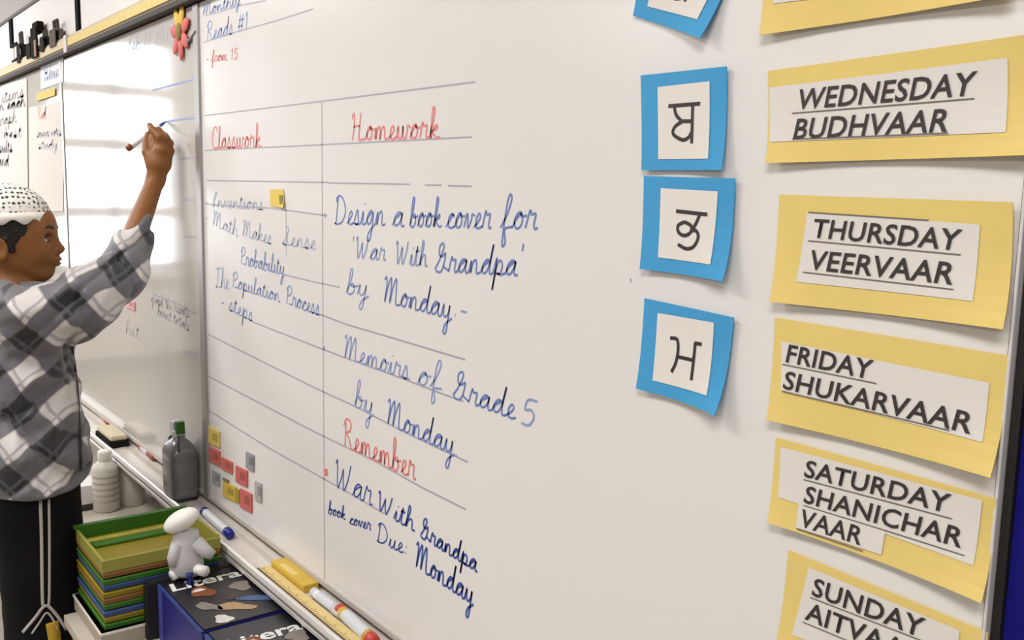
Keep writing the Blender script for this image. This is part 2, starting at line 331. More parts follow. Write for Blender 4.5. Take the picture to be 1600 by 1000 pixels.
# marker tray
tray = thing('marker_tray', 'long off-white metal pen tray running under the whiteboards', 'tray', (-2.5, 0, ZB-.02))
tm = mat('tray_metal', (214, 207, 199), .38, .5, .15, noise=.03)
def prof(bm, P, x0, x1):
    a = [bm.verts.new((x0, y, z)) for y, z in P]; b = [bm.verts.new((x1, y, z)) for y, z in P]; k = len(P)
    bm.faces.new(a); bm.faces.new(b[::-1])
    for i in range(k): bm.faces.new((a[i], a[(i+1) % k], b[(i+1) % k], b[i]))
    return bm
YF = -.080
zt = ZB-.012
obj('trough', prof(nb(), [(YW, zt), (0, zt), (-.012, zt-.003), (-.03, zt-.001), (-.05, zt-.003), (YF+.012, zt-.002), (YF+.012, zt-.008), (YW, zt-.008)], -5.0, XE), tm, tray)
obj('front_lip', prof(nb(), [(YF+.012, zt-.010), (YF+.012, zt+.004), (YF+.007, zt+.006), (YF+.003, zt+.003), (YF+.001, zt-.006), (YF+.003, zt-.009), (YF-.001, zt-.013), (YF, zt-.022), (YF+.004, zt-.025), (YF+.010, zt-.022)], -5.0, XE), mat('lip_metal', (228, 224, 218), .3, .6, .2), tray)
obj('lip_groove', box(nb(), (-5.0, YF-.0012, zt-.010), (XE, YF+.006, zt-.0075)), mat('lip_groove', (120, 112, 106), .5), tray)
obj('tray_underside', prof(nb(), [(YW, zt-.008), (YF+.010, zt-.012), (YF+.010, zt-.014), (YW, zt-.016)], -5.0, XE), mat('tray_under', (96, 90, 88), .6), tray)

# ---- ruling and writing on the main board
for pts in ([(320, 25), (345, 18), (378, 8), (415, 1)], [(318, 66), (372, 49), (430, 33), (489, 14)], [(320, 180.5), (350, 177), (505, 158), (600, 146), (743, 128)],
            [(320, 235), (505, 226), (738, 214)], [(324, 282), (513, 285)], [(513, 286), (600, 287), (640, 288)], [(664, 289), (690, 289.5)], [(700, 290), (737, 291)],
            [(322, 319), (420, 325), (512, 337)], [(440, 428), (480, 438), (531, 449)], [(500, 491), (542, 507), (640, 536), (727, 562)],
            [(395, 503), (490, 540), (537, 558), (636, 594), (682, 612), (724, 627)], [(325, 522), (408, 564), (490, 605), (555, 635), (636, 677), (731, 722)],
            [(326, 588), (410, 632), (490, 674), (585, 720), (660, 762), (728, 796)], [(326, 641), (420, 700), (508, 749), (545, 770), (600, 802)]):
    rule(wb, pts, .0030 if pts[0][1] > 480 else .0026)
rule(wb, [(503, 160), (504, 400), (506, 700), (507.5, 918)], .0040, 'smear')
rule(wb, [(447, 328), (447.5, 400)], .003, 'smear')
S = lambda *a, **k: script(wb, *a, **k)
S('Homework', (548, 219), (688, 216), 19, 'red', .0040, slant=.05)
S('Classwork', (331, 232), (409, 230), 15, 'red', .0040, slant=.02)
S('Design', (522, 350), (602, 352), 20, 'navy', .0036)
S('a', (613, 353), (632, 354), 21, 'navy', .0036)
S('book', (640, 354), (690, 355), 20, 'navy', .0036)
S('cover', (697, 356), (768, 357), 22, 'navy', .0036)
S('for', (782, 357), (840, 358), 24, 'navy', .0036)
S("'War", (548, 404), (603, 407), 16, 'blue', .0034)
S('With', (616, 413), (668, 416), 17, 'blue', .0036)
S("Grandpa'", (678, 424), (818, 431), 20, 'navy', .0036)
S('by', (541, 458), (576, 464), 17, 'blue', .0036)
S('Monday', (598, 471), (706, 499), 19, 'navy', .0036)
S('.-', (708, 492), (732, 498), 18, 'blue', .0036)
S('Memoirs', (536, 558), (640, 594), 17, 'blue', .0036)
S('of', (652, 600), (690, 610), 20, 'blue', .0036)
S('Grade', (706, 620), (806, 656), 20, 'navy', .0036)
S('5', (810, 662), (838, 668), 21, 'blue', .0038)
S('by', (554, 634), (584, 650), 19, 'blue', .0036)
S('Monday.', (603, 661), (718, 715), 19, 'navy', .0036)
S('Remember', (536, 696), (650, 750), 20, 'red', .0042, slant=.02)
S('War', (521, 760), (582, 790), 21, 'darkblue', .0036)
S('With', (588, 796), (648, 830), 15, 'darkblue', .0040)
S('Grandpa', (656, 838), (746, 894), 15, 'darkblue', .0040)
S('book', (513, 802), (540, 812), 9, 'darkblue', .0032)
S('cover', (546, 818), (580, 828), 9, 'darkblue', .0032)
S('Due:', (588, 845), (638, 868), 14, 'darkblue', .0032)
S('Monday', (648, 884), (740, 946), 19, 'darkblue', .0042)
S('- Inventions', (320, 322), (412, 328), 10, 'pale', .0034)
S('- Math', (320, 345), (372, 370), 11, 'pale', .0034)
S('Makes', (378, 368), (425, 382), 12, 'pale', .0034)
S('Sense', (440, 382), (494, 390), 13, 'pale', .0034)
S('Probability', (375, 412), (445, 430), 12, 'blue', .0034)
S('The', (336, 448), (358, 452), 14, 'pale', .0034)
S('Population', (362, 448), (438, 472), 11, 'blue', .0034)
S('Process', (446, 474), (500, 493), 13, 'blue', .0036)
S('- steps', (345, 478), (396, 503), 12, 'blue', .0036)
S('.', (504, 337), (514, 337), 9, 'navy', .009); S('.', (504, 545), (512, 545), 9, 'navy', .009); S('-', (505, 742), (514, 742), 8, 'red', .014)
S('Monthly', (316, 24), (376, 6), 8, 'blue', .0040)
S('Reads #1', (322, 64), (388, 46), 13, 'blue', .0038)
S('- from 15', (322, 97), (372, 92), 8, 'red', .0034)
S('.', (983, 438), (990, 438), 8, 'darkblue', .0045, name='ink_dot')
T = lambda *a, **k: script(wl, *a, **k)
T('Feb 17 2012', (198, 80), (272, 60), 10, 'pale', .004)
for pts in ([(238, 141), (270, 133), (303, 124)], [(256, 191), (280, 187), (305, 184)], [(282, 248), (306, 246)], [(285, 312), (307, 313)], [(286, 369), (307, 371)], [(238, 459), (275, 474), (307, 490)], [(286, 548), (308, 556)]):
    rule(wl, pts, .0045, 'blue' if pts[0][1] in (141, 191) else 'line')
T('graph the results', (236, 472), (296, 496), 8, 'smear', .004)
T('count totals', (246, 492), (296, 517), 8, 'smear', .004)
T('hit', (196, 520), (218, 530), 10, 'smear', .005)

# ---- posted sheets on the far left board
def sheet(label, P, y, rgb, lines, cat='paper sheet', nm='paper_sheet', ink='grey'):
    pts = [B(*p, y) for p in P]; c = sum(pts)/len(pts)
    t = thing(nm, label, cat, c)
    obj('paper', slab(nb(), pts, .0012), mat('paper_%d_%d_%d' % rgb, rgb, .8, .2, noise=.03, nscale=8), t)
    for (tx, a, b, xh, ik, wd) in lines: script(t, tx, a, b, xh, ik, wd, y=y-.0013)
    return t
sheet('chart paper sheet with dark slanting notes at far left of wall', [(-60, 150), (42, 122), (44, 300), (-60, 320)], -.002, (222, 216, 212),
      [('count the items', (-50, 176), (38, 150), 7, 'scrawl', .009), ('from each', (-20, 176), (40, 164), 6, 'scrawl', .014), ('then graph', (-26, 200), (26, 190), 7, 'scrawl', .009), ('the best', (-18, 218), (34, 212), 6, 'grey', .014), ('results', (-10, 238), (20, 236), 7, 'scrawl', .014), ('by hand', (-20, 258), (14, 258), 7, 'scrawl', .014)])
sheet('pale chart sheet with red note posted beside the window reflection', [(46, 168), (99, 158), (99, 330), (46, 330)], -.001, (226, 219, 214),
      [('Red', (59, 186), (72, 184), 8, 'pink', .01), ('science notes', (58, 214), (96, 211), 6, 'smear', .008), ('study', (60, 232), (90, 231), 6, 'smear', .008)])
sheet('small white note with blue writing under the rail', [(64, 104), (99, 88), (99, 128), (64, 140)], -.001, (236, 236, 240), [('Blue', (68, 126), (92, 118), 9, 'pale', .01)])
sheet('narrow yellow strip of card posted under the blue note', [(58, 146), (86, 137), (86, 149), (58, 158)], -.0045, (226, 202, 126), [], nm='card_strip', cat='card')

# ------------------------------------------------------------------ blue notice board right of the whiteboard
nb_t = thing('notice_board', 'deep blue notice board with black border at right edge of frame', 'notice board', (XE+.5, .0, 1.2))
nz0, nz1 = .5, 2.0
obj('backing', box(nb(), (XE+.0105, .006, nz0), (XE+1.25, YW, nz1)), mat('blue_felt', (19, 17, 116), .9, .2, noise=.25, nscale=30, bump=.3), nb_t)
bk = mat('border_black', (22, 18, 20), .6)
for lo, hi in (((XE+.002, .001, nz0), (XE+.010, YW-.001, nz1)), ((XE+.017, -.004, nz0), (XE+1.25, YW-.001, nz0+.02)), ((XE+.017, -.004, nz1-.02), (XE+1.25, YW-.001, nz1)), ((XE+1.236, -.004, nz0+.02), (XE+1.25, YW-.001, nz1-.02))):
    obj('border', box(nb(), lo, hi, .001), bk, nb_t)

# ------------------------------------------------------------------ day cards and letter cards
TXT = mat('print_black')
def printed(parent, text, p0, p1, cap, y, shear=.155, bold=.015, off=None):
    """print set between base line pixels p0, p1, cap pixels tall at p0, on the plane y"""
    cu_ = bpy.data.curves.new('t', 'FONT'); cu_.body = text; cu_.offset = bold; cu_.resolution_u = 3; cu_.space_character = 1.04
    to = bpy.data.objects.new('t', cu_); COL.objects.link(to); bpy.context.view_layer.update()
    me = bpy.data.meshes.new_from_object(to.evaluated_get(bpy.context.evaluated_depsgraph_get()))
    bpy.data.objects.remove(to); bpy.data.curves.remove(cu_)
    co = np.array([v_.co[:] for v_ in me.vertices]); x0, x1 = co[:, 0].min(), co[:, 0].max(); h = co[:, 1].max()
    a, b = B(*p0, y), B(*p1, y); u = (b-a)/np.linalg.norm(b-a); H = np.linalg.norm(B(p0[0], p0[1]-cap, y)-a); L = np.linalg.norm(b-a)
    for v_ in me.vertices:
        s = (v_.co.x-x0)/(x1-x0)*L; q = v_.co.y/h*H
        v_.co = V(a + u*(s+shear*q) + np.array([0, 0, 1.])*q + np.array([0, -.0004, 0])) - parent.location
        if off: w_ = v_.co + parent.location; v_.co.y -= off(w_.x, w_.z)
    me.materials.clear(); me.materials.append(TXT)
    o = bpy.data.objects.new('lettering', me); COL.objects.link(o); o.parent = parent; return o
def curled(P, y0, lift, n=14, m=8, th=.0012):
    """card given by four board pixels (tl,tr,br,bl), its corners standing off the board by lift"""
    a, b, c, d = [B(*p, y0) for p in P]; bm = nb(); F_, K_ = [], []
    for j in range(m+1):
        fr, bkr = [], []
        for i in range(n+1):
            s, t = i/n, j/m
            q = (a*(1-s)+b*s)*(1-t)+(d*(1-s)+c*s)*t
            l = (lift[0]*(1-s)**3*(1-t)**3+lift[1]*s**3*(1-t)**3+lift[2]*s**3*t**3+lift[3]*(1-s)**3*t**3)
            q = q - np.array([0, l, 0]); fr.append(bm.verts.new(V(q-np.array([0, th, 0])))); bkr.append(bm.verts.new(V(q)))
        F_.append(fr); K_.append(bkr)
    for j in range(m):
        for i in range(n):
            bm.faces.new((F_[j][i], F_[j][i+1], F_[j+1][i+1], F_[j+1][i])); bm.faces.new((K_[j][i], K_[j+1][i], K_[j+1][i+1], K_[j][i+1]))
    for i in range(n):
        bm.faces.new((F_[0][i], K_[0][i], K_[0][i+1], F_[0][i+1])); bm.faces.new((F_[m][i], F_[m][i+1], K_[m][i+1], K_[m][i]))
    for j in range(m):
        bm.faces.new((F_[j][0], F_[j+1][0], K_[j+1][0], K_[j][0])); bm.faces.new((F_[j][n], K_[j][n], K_[j+1][n], F_[j+1][n]))
    return bm
def lift_fn(P, lift):
    a, b, c, d = [B(*p)[[0, 2]] for p in P]
    def off(x, z):
        s, t = .5, .5; q = np.array([x, z])
        for _ in range(6):
            r = (a*(1-s)+b*s)*(1-t)+(d*(1-s)+c*s)*t-q; js = (b-a)*(1-t)+(c-d)*t; jt = (d-a)*(1-s)+(c-b)*s
            D_ = js[0]*jt[1]-js[1]*jt[0]; s -= (r[0]*jt[1]-r[1]*jt[0])/D_; t -= (js[0]*r[1]-js[1]*r[0])/D_
        s = min(max(s, 0), 1); t = min(max(t, 0), 1)
        return lift[0]*(1-s)**3*(1-t)**3+lift[1]*s**3*(1-t)**3+lift[2]*s**3*t**3+lift[3]*(1-s)**3*t**3
    return off
def bent(Q, y, off, n=12, m=6):
    bm = nb(); g_ = [[None]*(n+1) for _ in range(m+1)]; a, b, c, d = [B(*p, y) for p in Q]
    for j in range(m+1):
        for i in range(n+1):
            s, t = i/n, j/m; q = (a*(1-s)+b*s)*(1-t)+(d*(1-s)+c*s)*t; q[1] -= .0006+off(q[0], q[2]); g_[j][i] = bm.verts.new(V(q))
    for j in range(m):
        for i in range(n): bm.faces.new((g_[j][i], g_[j][i+1], g_[j+1][i+1], g_[j+1][i]))
    return bm
m_yel = mat('card_yellow', (227, 201, 122), .75, .25, noise=.07, nscale=14, bump=.15, bscale=90)
m_pap = mat('paper_white', (222, 217, 212), .8, .2, noise=.02, nscale=14)
YC = -.0025
def day_card(label, P, paper, texts, unders, lift=(0, .002, .011, .007), extra=()):
    c = sum(B(*p, YC) for p in P)/4
    t = thing('day_card', label, 'card', c); t['group'] = 'day cards in a column'
    obj('yellow_mount', curled(P, YC, lift), m_yel, t)
    y1 = YC-.0013; off = lift_fn(P, lift)
    for k_, pp in enumerate((paper,)+tuple(extra)): obj('white_paper', bent(pp, y1-.0003*k_, off), m_pap, t)
    y2 = y1-.0010
    for (tx, a, b, cap) in texts: printed(t, tx, a, b, cap, y2, off=off)
    for a, b in unders:
        bm = nb(); L_ = dens([B(*a, y2), B(*b, y2)], 10); ribbon(bm, [q-np.array([0, off(q[0], q[2]), 0]) for q in L_], .0011, th=.0003); obj('underline', bm, mat('print_grey', (110, 102, 98), .6), t)
    return t
day_card('yellow card cropped by the top edge of the frame, above WEDNESDAY', [(1199, -112), (1600, -190), (1592, -5), (1194, 56)], [(1213, -88), (1560, -152), (1552, -36), (1211, 6)],
         [('TUESDAY', (1250, -58), (1470, -96), 28), ('MANGALVAAR', (1250, -14), (1520, -52), 28)], [((1246, -54), (1474, -92))], (0, 0, .012, .007))
day_card('yellow card reading WEDNESDAY BUDHVAAR', [(1201, 111), (1626, 53), (1622, 243), (1204, 255)], [(1203, 137), (1577, 91), (1576, 207), (1206, 222)],
         [('WEDNESDAY', (1244, 171), (1521, 148), 31), ('BUDHVAAR', (1241, 217), (1482, 205), 31)], [((1238, 177), (1524, 154)), ((1240, 217.5), (1484, 208))], (0, .006, .012, .007))
day_card('yellow card reading THURSDAY VEERVAAR', [(1219, 304), (1587, 316), (1579, 513), (1211, 471)], [(1262, 331), (1533, 351), (1524, 470), (1247, 440)],
         [('THURSDAY', (1268, 370), (1498, 391), 29), ('VEERVAAR', (1263, 420), (1490, 444), 30)], [((1263, 331.5), (1452, 344)), ((1263, 376), (1502, 398)), ((1256, 425), (1492, 452))], (0, .004, .012, .008))
day_card('yellow card reading FRIDAY SHUKARVAAR', [(1212, 496), (1583, 556), (1559, 743), (1205, 655)], [(1221, 533), (1547, 598), (1539, 690), (1222, 609)],
         [('FRIDAY', (1228, 565), (1360, 592), 28), ('SHUKARVAAR', (1224, 606), (1519, 677), 28)], [((1223, 569), (1370, 599)), ((1224, 611), (1486, 672))], (0, .002, .012, .007))
day_card('yellow card reading SATURDAY SHANICHAR VAAR', [(1213, 683), (1560, 778), (1545, 937), (1206, 814)], [(1220, 698), (1537, 781), (1524, 882), (1218, 776)],
         [('SATURDAY', (1256, 744), (1482, 801), 27), ('SHANICHAR', (1256, 784), (1503, 855), 27), ('VAAR', (1250, 820), (1346, 851), 27)], [((1256, 749), (1488, 810)), ((1256, 789), (1509, 867)), ((1248, 825), (1350, 860))], (0, .003, .012, .007),
         extra=([(1250, 784), (1385, 826), (1379, 866), (1247, 823)],))
day_card('yellow card reading SUNDAY AITVAAR at the bottom of the frame', [(1233, 859), (1545, 988), (1532, 1150), (1219, 1010)], [(1264, 886), (1500, 985), (1488, 1096), (1240, 990)],
         [('SUNDAY', (1268, 929), (1440, 996), 29), ('AITVAAR', (1258, 966), (1440, 1043), 29)], [((1266, 933), (1446, 1003)), ((1255, 971), (1444, 1051))], (0, 0, .014, .008))
m_blu = mat('card_blue', (70, 156, 208), .7, .25, noise=.06, nscale=16, bump=.1, bscale=90)
def letter_card(label, P, paper, strokes, lift):
    c = sum(B(*p, YC) for p in P)/4; t = thing('letter_card', label, 'card', c); t['group'] = 'letter cards in a column'
    obj('blue_mount', curled(P, YC, lift), m_blu, t)
    y1 = YC-.0013; off = lift_fn(P, lift); obj('white_paper', bent(paper, y1, off), mat('paper_bright', (228, 222, 217), .8, .2), t)
    bm = nb()
    for s in strokes:
        Q = [B(*p, y1-.0008) for p in (catmull(s, 5) if len(s) > 2 else dens(s, 4))]; ribbon(bm, [q-np.array([0, off(q[0], q[2]), 0]) for q in Q], .0042, th=.0003)
    obj('glyph', bm, TXT, t); return t
z4 = lambda L: [(960+x*.28, y*.28) for x, y in L]
z5 = lambda L: [(960+x*.42, 260+y*.42) for x, y in L]
letter_card('tilted blue-bordered letter card cut by the top edge', [(1016, -118), (1160, -84), (1106, 62), (990, 25)], [(1034, -88), (1134, -64), (1094, 31), (1012, 10)],
            [[(1040, -58), (1106, -42)], [(1052, -54), (1050, -30), (1070, -26), (1082, -38)], [(1096, -44), (1086, -20), (1070, 2)], [(1050, -30), (1046, -10), (1060, -2), (1078, -12)]], (0, .0, .012, .0))
letter_card('blue-bordered card with the bar-topped letter that has an open loop, second from top', [(1002, 118), (1138, 104), (1136, 266), (1006, 266)], [(1028, 136), (1110, 127), (1110, 248), (1030, 249)],
            [z4([(302, 592), (480, 578)]), z4([(438, 584), (434, 800)]), z4([(335, 592), (345, 640), (378, 678)]), z4([(378, 676), (435, 676)]), z4([(378, 678), (338, 708), (330, 748), (380, 780), (415, 768), (432, 738)])], (0, .002, .008, .003))
letter_card('blue-bordered card with the curled letter, third from top', [(1007, 275), (1151, 279), (1143, 439), (1005, 420)], [(1033, 294), (1123, 299), (1115, 413), (1030, 402)],
            [z5([(230, 166), (347, 179)]), z5([(262, 206), (287, 222), (284, 246), (262, 257), (240, 245), (238, 220), (262, 206)]), z5([(286, 244), (305, 212), (318, 180)]), z5([(284, 238), (306, 240), (314, 265), (298, 298), (270, 306), (238, 290)])], (0, .002, .014, .005))
letter_card('lowest blue-bordered card, with the H-shaped letter', [(1008, 466), (1149, 496), (1132, 647), (1000, 606)], [(1028, 489), (1117, 504), (1110, 617), (1022, 594)],
            [z5([(208, 638), (232, 642), (238, 665), (236, 700), (228, 735), (214, 765)]), z5([(238, 708), (300, 722)]), z5([(302, 655), (290, 795)]), z5([(300, 657), (326, 662)])], (0, .002, .016, .006))

# ------------------------------------------------------------------ magnets, sticky note, flower
def magnet(label, c, w_, h_, rgb, sk=.5, name='fridge_magnet', cat='magnet', group='small magnets in the lower left corner of the main whiteboard'):
    P = [(c[0]-w_/2, c[1]-h_/2-sk*w_/2), (c[0]+w_/2, c[1]-h_/2+sk*w_/2), (c[0]+w_/2, c[1]+h_/2+sk*w_/2), (c[0]-w_/2, c[1]+h_/2-sk*w_/2)]
    pts = [B(*p, 0.) for p in P]; cc = sum(pts)/4; t = thing(name, label, cat, cc, group)
    bm = nb(); slab(bm, pts, .004); bmesh.ops.bevel(bm, geom=bm.edges[:], offset=.0012, segments=2, affect='EDGES')
    obj('tile_face', bm, mat('magnet_%d_%d_%d' % rgb, rgb, .45, noise=.08, nscale=60), t)
    q = [B(p[0]*.45+c[0]*.55, p[1]*.45+c[1]*.55, -.0042) for p in P]
    obj('printed_mark', slab(nb(), q, .0003), mat('mark_%d_%d_%d' % rgb, tuple(int(v_*.8) for v_ in rgb), .5), t)
    return t
magnet('yellow magnet topmost of the corner cluster, beside the joint strip', (336, 683), 17, 26, (224, 196, 100))
magnet('red magnet nearest the joint strip', (337, 713), 16, 24, (208, 104, 98))
magnet('second red magnet from the joint strip, the shortest one', (356, 727), 17, 19, (208, 104, 98))
magnet('third red magnet from the joint strip', (379, 744), 18, 26, (206, 102, 96))
magnet('lowest red magnet, right of the lower yellow magnet', (386, 782), 18, 30, (206, 104, 98))
magnet('grey magnet highest and farthest right over the red row', (392, 721), 12, 26, (150, 150, 158))
magnet('grey magnet left of the lower yellow one, by the joint strip', (339, 747), 11, 20, (160, 160, 166))
magnet('pale grey magnet at the right end of the cluster', (405, 768), 10, 30, (178, 172, 170))
magnet('lower yellow magnet between the grey and red ones', (360, 768), 20, 24, (212, 180, 66))
magnet('slim olive magnet at the lower yellow one\'s right side', (373.5, 775), 5, 22, (168, 150, 40))
magnet('tiny brown magnet over the lower yellow one', (354, 750), 9, 5, (150, 122, 110))
t = thing('sticky_note', 'small yellow sticky note on the ruled line beside Inventions', 'sticky note', B(433, 310))
obj('note', curled([(422, 296), (443, 296), (446, 325), (423, 322)], -.001, (0, 0, .006, 0), 6, 6, .0006), mat('sticky_yellow', (228, 200, 100), .8), t)
bm = nb(); slab(bm, [B(*p, -.0035) for p in ((436, 305), (441, 305), (442, 320), (437, 319))], .0004); obj('ink_mark', bm, mat('olive_mark', (140, 136, 40), .7), t)
fc = B(281, 50, -.006); t = thing('flower_magnet', 'red and yellow flower magnet at top right of the glossy panel', 'magnet', fc)
for k in range(7):
    a = 2*math.pi*k/7+.3; bm = nb(); bmesh.ops.create_uvsphere(bm, u_segments=12, v_segments=8, radius=1.)
    bm.transform(Matrix.Translation(V(fc)+Vector((math.cos(a)*.040, 0, math.sin(a)*.040)))@Matrix.Rotation(-a, 4, 'Y')@Matrix.Diagonal((.030, .004, .016, 1)))
    o = obj('petal', bm, mat('petal_red', (206, 96, 90), .6) if k not in (1, 2) else mat('petal_yellow', (218, 182, 60), .6), t, True)
    if k in (1, 2): o['label'] = 'yellow petal'
bm = nb(); bmesh.ops.create_uvsphere(bm, u_segments=14, v_segments=8, radius=1.); bm.transform(Matrix.Translation(V(fc)+Vector((0, -.003, 0)))@Matrix.Diagonal((.020, .005, .022, 1))); obj('flower_centre', bm, mat('flower_brown', (130, 104, 30), .6), t, True)
bm = nb(); tube(bm, [fc+np.array([.02, .001, -.03]), fc+np.array([.07, .001, -.026]), fc+np.array([.11, .001, -.012])], .004, 8); obj('stem', bm, mat('stem_grey', (120, 124, 130), .5), t)
magnet('faint pink round-cornered magnet beneath the boy\'s elbow', (205, 476), 14, 14, (226, 170, 168), .4, group=None)
# ------------------------------------------------------------------ things on the rail
clip_m = mat('clip_black', (44, 40, 38), .9, .1)
def clip(label, px, py, h, wd, m, dx=0.):
    c = B(px, py, -.012); z0 = ZR0+.046
    t = thing('rail_clip', label, 'clip', (c[0], -.010, z0))
    obj('jaw', box(nb(), (c[0]-wd/2, -.026, z0-.02), (c[0]+wd/2, -.0235, z0+h*.45), .001), m, t)
    obj('jaw', box(nb(), (c[0]-wd/2, -.012, z0+.0005), (c[0]+wd/2, .003, z0+h*.45), .001), m, t)
    obj('bridge', box(nb(), (c[0]-wd/2, -.026, z0+h*.45), (c[0]+wd/2, .003, z0+h*.45+.008), .002), m, t)
    bm = nb(); tube(bm, [(c[0]-wd*.3, -.010, z0+h*.4), (c[0]-wd*.25, -.012, z0+h), (c[0]+wd*.25, -.012, z0+h), (c[0]+wd*.3, -.010, z0+h*.4)], .006, 8)
    obj('wire_loop', bm, mat('clip_wire', (80, 74, 70), .8, .2), t)
clip('small dark clip farthest left on the rail', 33, 62, .10, .06, clip_m)
clip('stubby dark clip left of the tall black clip', 49, 66, .06, .07, clip_m)
clip('low dark clip right of the tall black clip', 71, 60, .055, .06, clip_m)
clip('grey brown clip nearest the rail joint', 88, 60, .07, .09, mat('clip_brown', (104, 96, 90), .9, .1))
t0 = B(60, 62, -.012); z0 = ZR0+.046
t = thing('bulldog_clip', 'tallest clip on the rail, black with a brown lower edge', 'clip', (t0[0], -.01, z0))
obj('body', box(nb(), (t0[0]-.05, -.030, z0-.03), (t0[0]+.05, -.0235, z0+.08), .002), mat('clip_jet', (30, 25, 23), .9, .1), t)
obj('handle', box(nb(), (t0[0]-.045, -.024, z0+.06), (t0[0]+.045, .0, z0+.10), .004), mat('clip_jet'), t)
o = obj('lower_edge', box(nb(), (t0[0]+.02, -.033, z0-.03), (t0[0]+.052, -.0295, z0+.03), .001), mat('clip_rust', (120, 72, 40), .5), t); o['label'] = 'rusty brown lower edge'
c = B(25, 95, -.012)
t = thing('pen_cap', 'small dark pen cap lying on the far left end of the rail', 'pen cap', (c[0], -.008, ZR0+.05))
bm = nb(); tube(bm, [(c[0]-.09, -.006, ZR0+.052), (c[0]-.02, -.006, ZR0+.052), (c[0]+.07, -.006, ZR0+.058)], [.007, .008, .008], 10); obj('shell', bm, clip_m, t, True)
bm = nb(); tube(bm, [(c[0]+.071, -.006, ZR0+.0581), (c[0]+.09, -.006, ZR0+.059)], [.005, .004], 8); obj('tip', bm, mat('clip_wire'), t, True)

# ------------------------------------------------------------------ things in the tray
ZTR = zt-.001
def marker(label, a, b, r, body, cap, capf=.32, cat='marker', nm='marker', group=None, ends=True, z=None):
    zz = (ZTR if z is None else z)+r; pa, pb = ZP(*a, zz), ZP(*b, zz)
    t = thing(nm, label, cat, (pa+pb)/2, group); d = pb-pa
    bm = nb(); tube(bm, [pa+d*.03, pa+d*.05, pb-d*capf], [r*.6, r*.88, r*.9], 14); obj('barrel', bm, body, t, True)
    bm = nb(); tube(bm, [pb-d*(capf+.01), pb-d*.1, pb-d*.01, pb], [r, r, r*.85, r*.5], 14); obj('cap', bm, cap, t, True)
    if ends: bm = nb(); tube(bm, [pa, pa+d*.01, pa+d*.09], [r*.6, r*.95, r*.95], 14); obj('end_plug', bm, cap, t, True)
    bm = nb(); m_ = (pa*.45+pb*.55); tube(bm, [pa+d*.2, pb-d*(capf+.08)], [r*.915, r*.925], 14, cap=False); obj('label_band', bm, mat('marker_label', (206, 208, 214), .5), t, True)
    return t
wht = mat('marker_white', (232, 232, 234), .35); dkb = mat('cap_blue', (20, 30, 130), .35)
rdc = mat('cap_red', (190, 62, 50), .4); brc = mat('cap_red_brown', (138, 62, 34), .4)
marker('white whiteboard marker with blue cap in the tray below the magnets', (318, 798), (361, 836), .0115, wht, dkb, .13)
marker('white marker with red cap farthest along the tray by the boy\'s jacket', (148, 637), (170, 660), .010, wht, rdc, .25)
marker('pink-red marker with brown end on the tray between eraser and bottle', (220, 697), (243, 716), .011, mat('marker_pink', (226, 142, 140), .45), brc, .34)
# metre stick and highlighters at the near end
a, b = B(421, 885, -.066), B(600, 1040, -.066)
t = thing('metre_stick', 'yellow wooden metre stick lying along the front of the tray at the frame\'s bottom', 'ruler', ((a[0]+b[0])/2, -.05, ZTR))
x0s, x1s = ZP(424, 886, ZTR)[0], ZP(600, 1040, ZTR)[0]
obj('stick', box(nb(), (x0s, -.066, ZTR), (x1s, -.040, ZTR+.006), .001), mat('ruler_wood', (222, 196, 134), .5, noise=.08, nscale=40), t)
obj('dark_edge', box(nb(), (x0s, -.0675, ZTR), (x1s, -.0655, ZTR+.0065)), mat('ruler_edge', (92, 62, 36), .6), t)
bm = nb()
for k in range(60):
    xx = x0s+.01+k*(x1s-x0s-.02)/60; box(bm, (xx, -.064, ZTR+.006), (xx+.0012, -.058 if k % 5 else -.053, ZTR+.0063))
o = obj('graduations', bm, mat('ruler_edge'), t); o['kind'] = 'stuff'
yel = mat('highlighter_yellow', (206, 170, 60), .45, noise=.06)
t = thing('chalk_box', 'ochre yellow box lying in the tray behind the metre stick', 'box', (ZP(455, 893, ZTR)[0], -.025, ZTR))
xa, xb = ZP(436, 884, ZTR)[0], ZP(496, 922, ZTR)[0]
obj('carton', box(nb(), (xa, -.038, ZTR), (xb, -.004, ZTR+.016), .002), yel, t)
obj('flap', box(nb(), (xa-.0015, -.036, ZTR+.001), (xa-.0002, -.006, ZTR+.015), .0004), mat('carton_pale', (220, 196, 120), .6), t)
obj('label_patch', box(nb(), (xa+.03, -.033, ZTR+.016), (xa+.10, -.020, ZTR+.0163)), mat('carton_pale'), t)
marker('plain white marker in the tray between two ochre yellow pieces', (490, 925), (538, 962), .011, wht, mat('cap_pale', (206, 206, 210), .4), .3)
t = marker('ochre yellow highlighter with red tip at the bottom edge of the frame', (530, 952), (586, 1004), .013, yel, rdc, .12)

# felt eraser
ea, eb = ZP(160, 690, ZTR+.01), ZP(213, 695, ZTR+.01)
ec = ZP(186, 688, ZTR); t = thing('board_eraser', 'black felt board eraser with beige back on the tray left of the bottle', 'eraser', ec)
exa, exb = ec[0]-.085, ec[0]+.085
obj('felt', box(nb(), (exa, -.070, ZTR), (exb, -.012, ZTR+.020), .003), mat('felt_black', (30, 26, 24), .95, .1, bump=.5, bscale=300), t)
obj('back', box(nb(), (exa+.004, -.066, ZTR+.020), (exb-.004, -.016, ZTR+.036), .006), mat('eraser_beige', (206, 194, 168), .6, noise=.05), t)

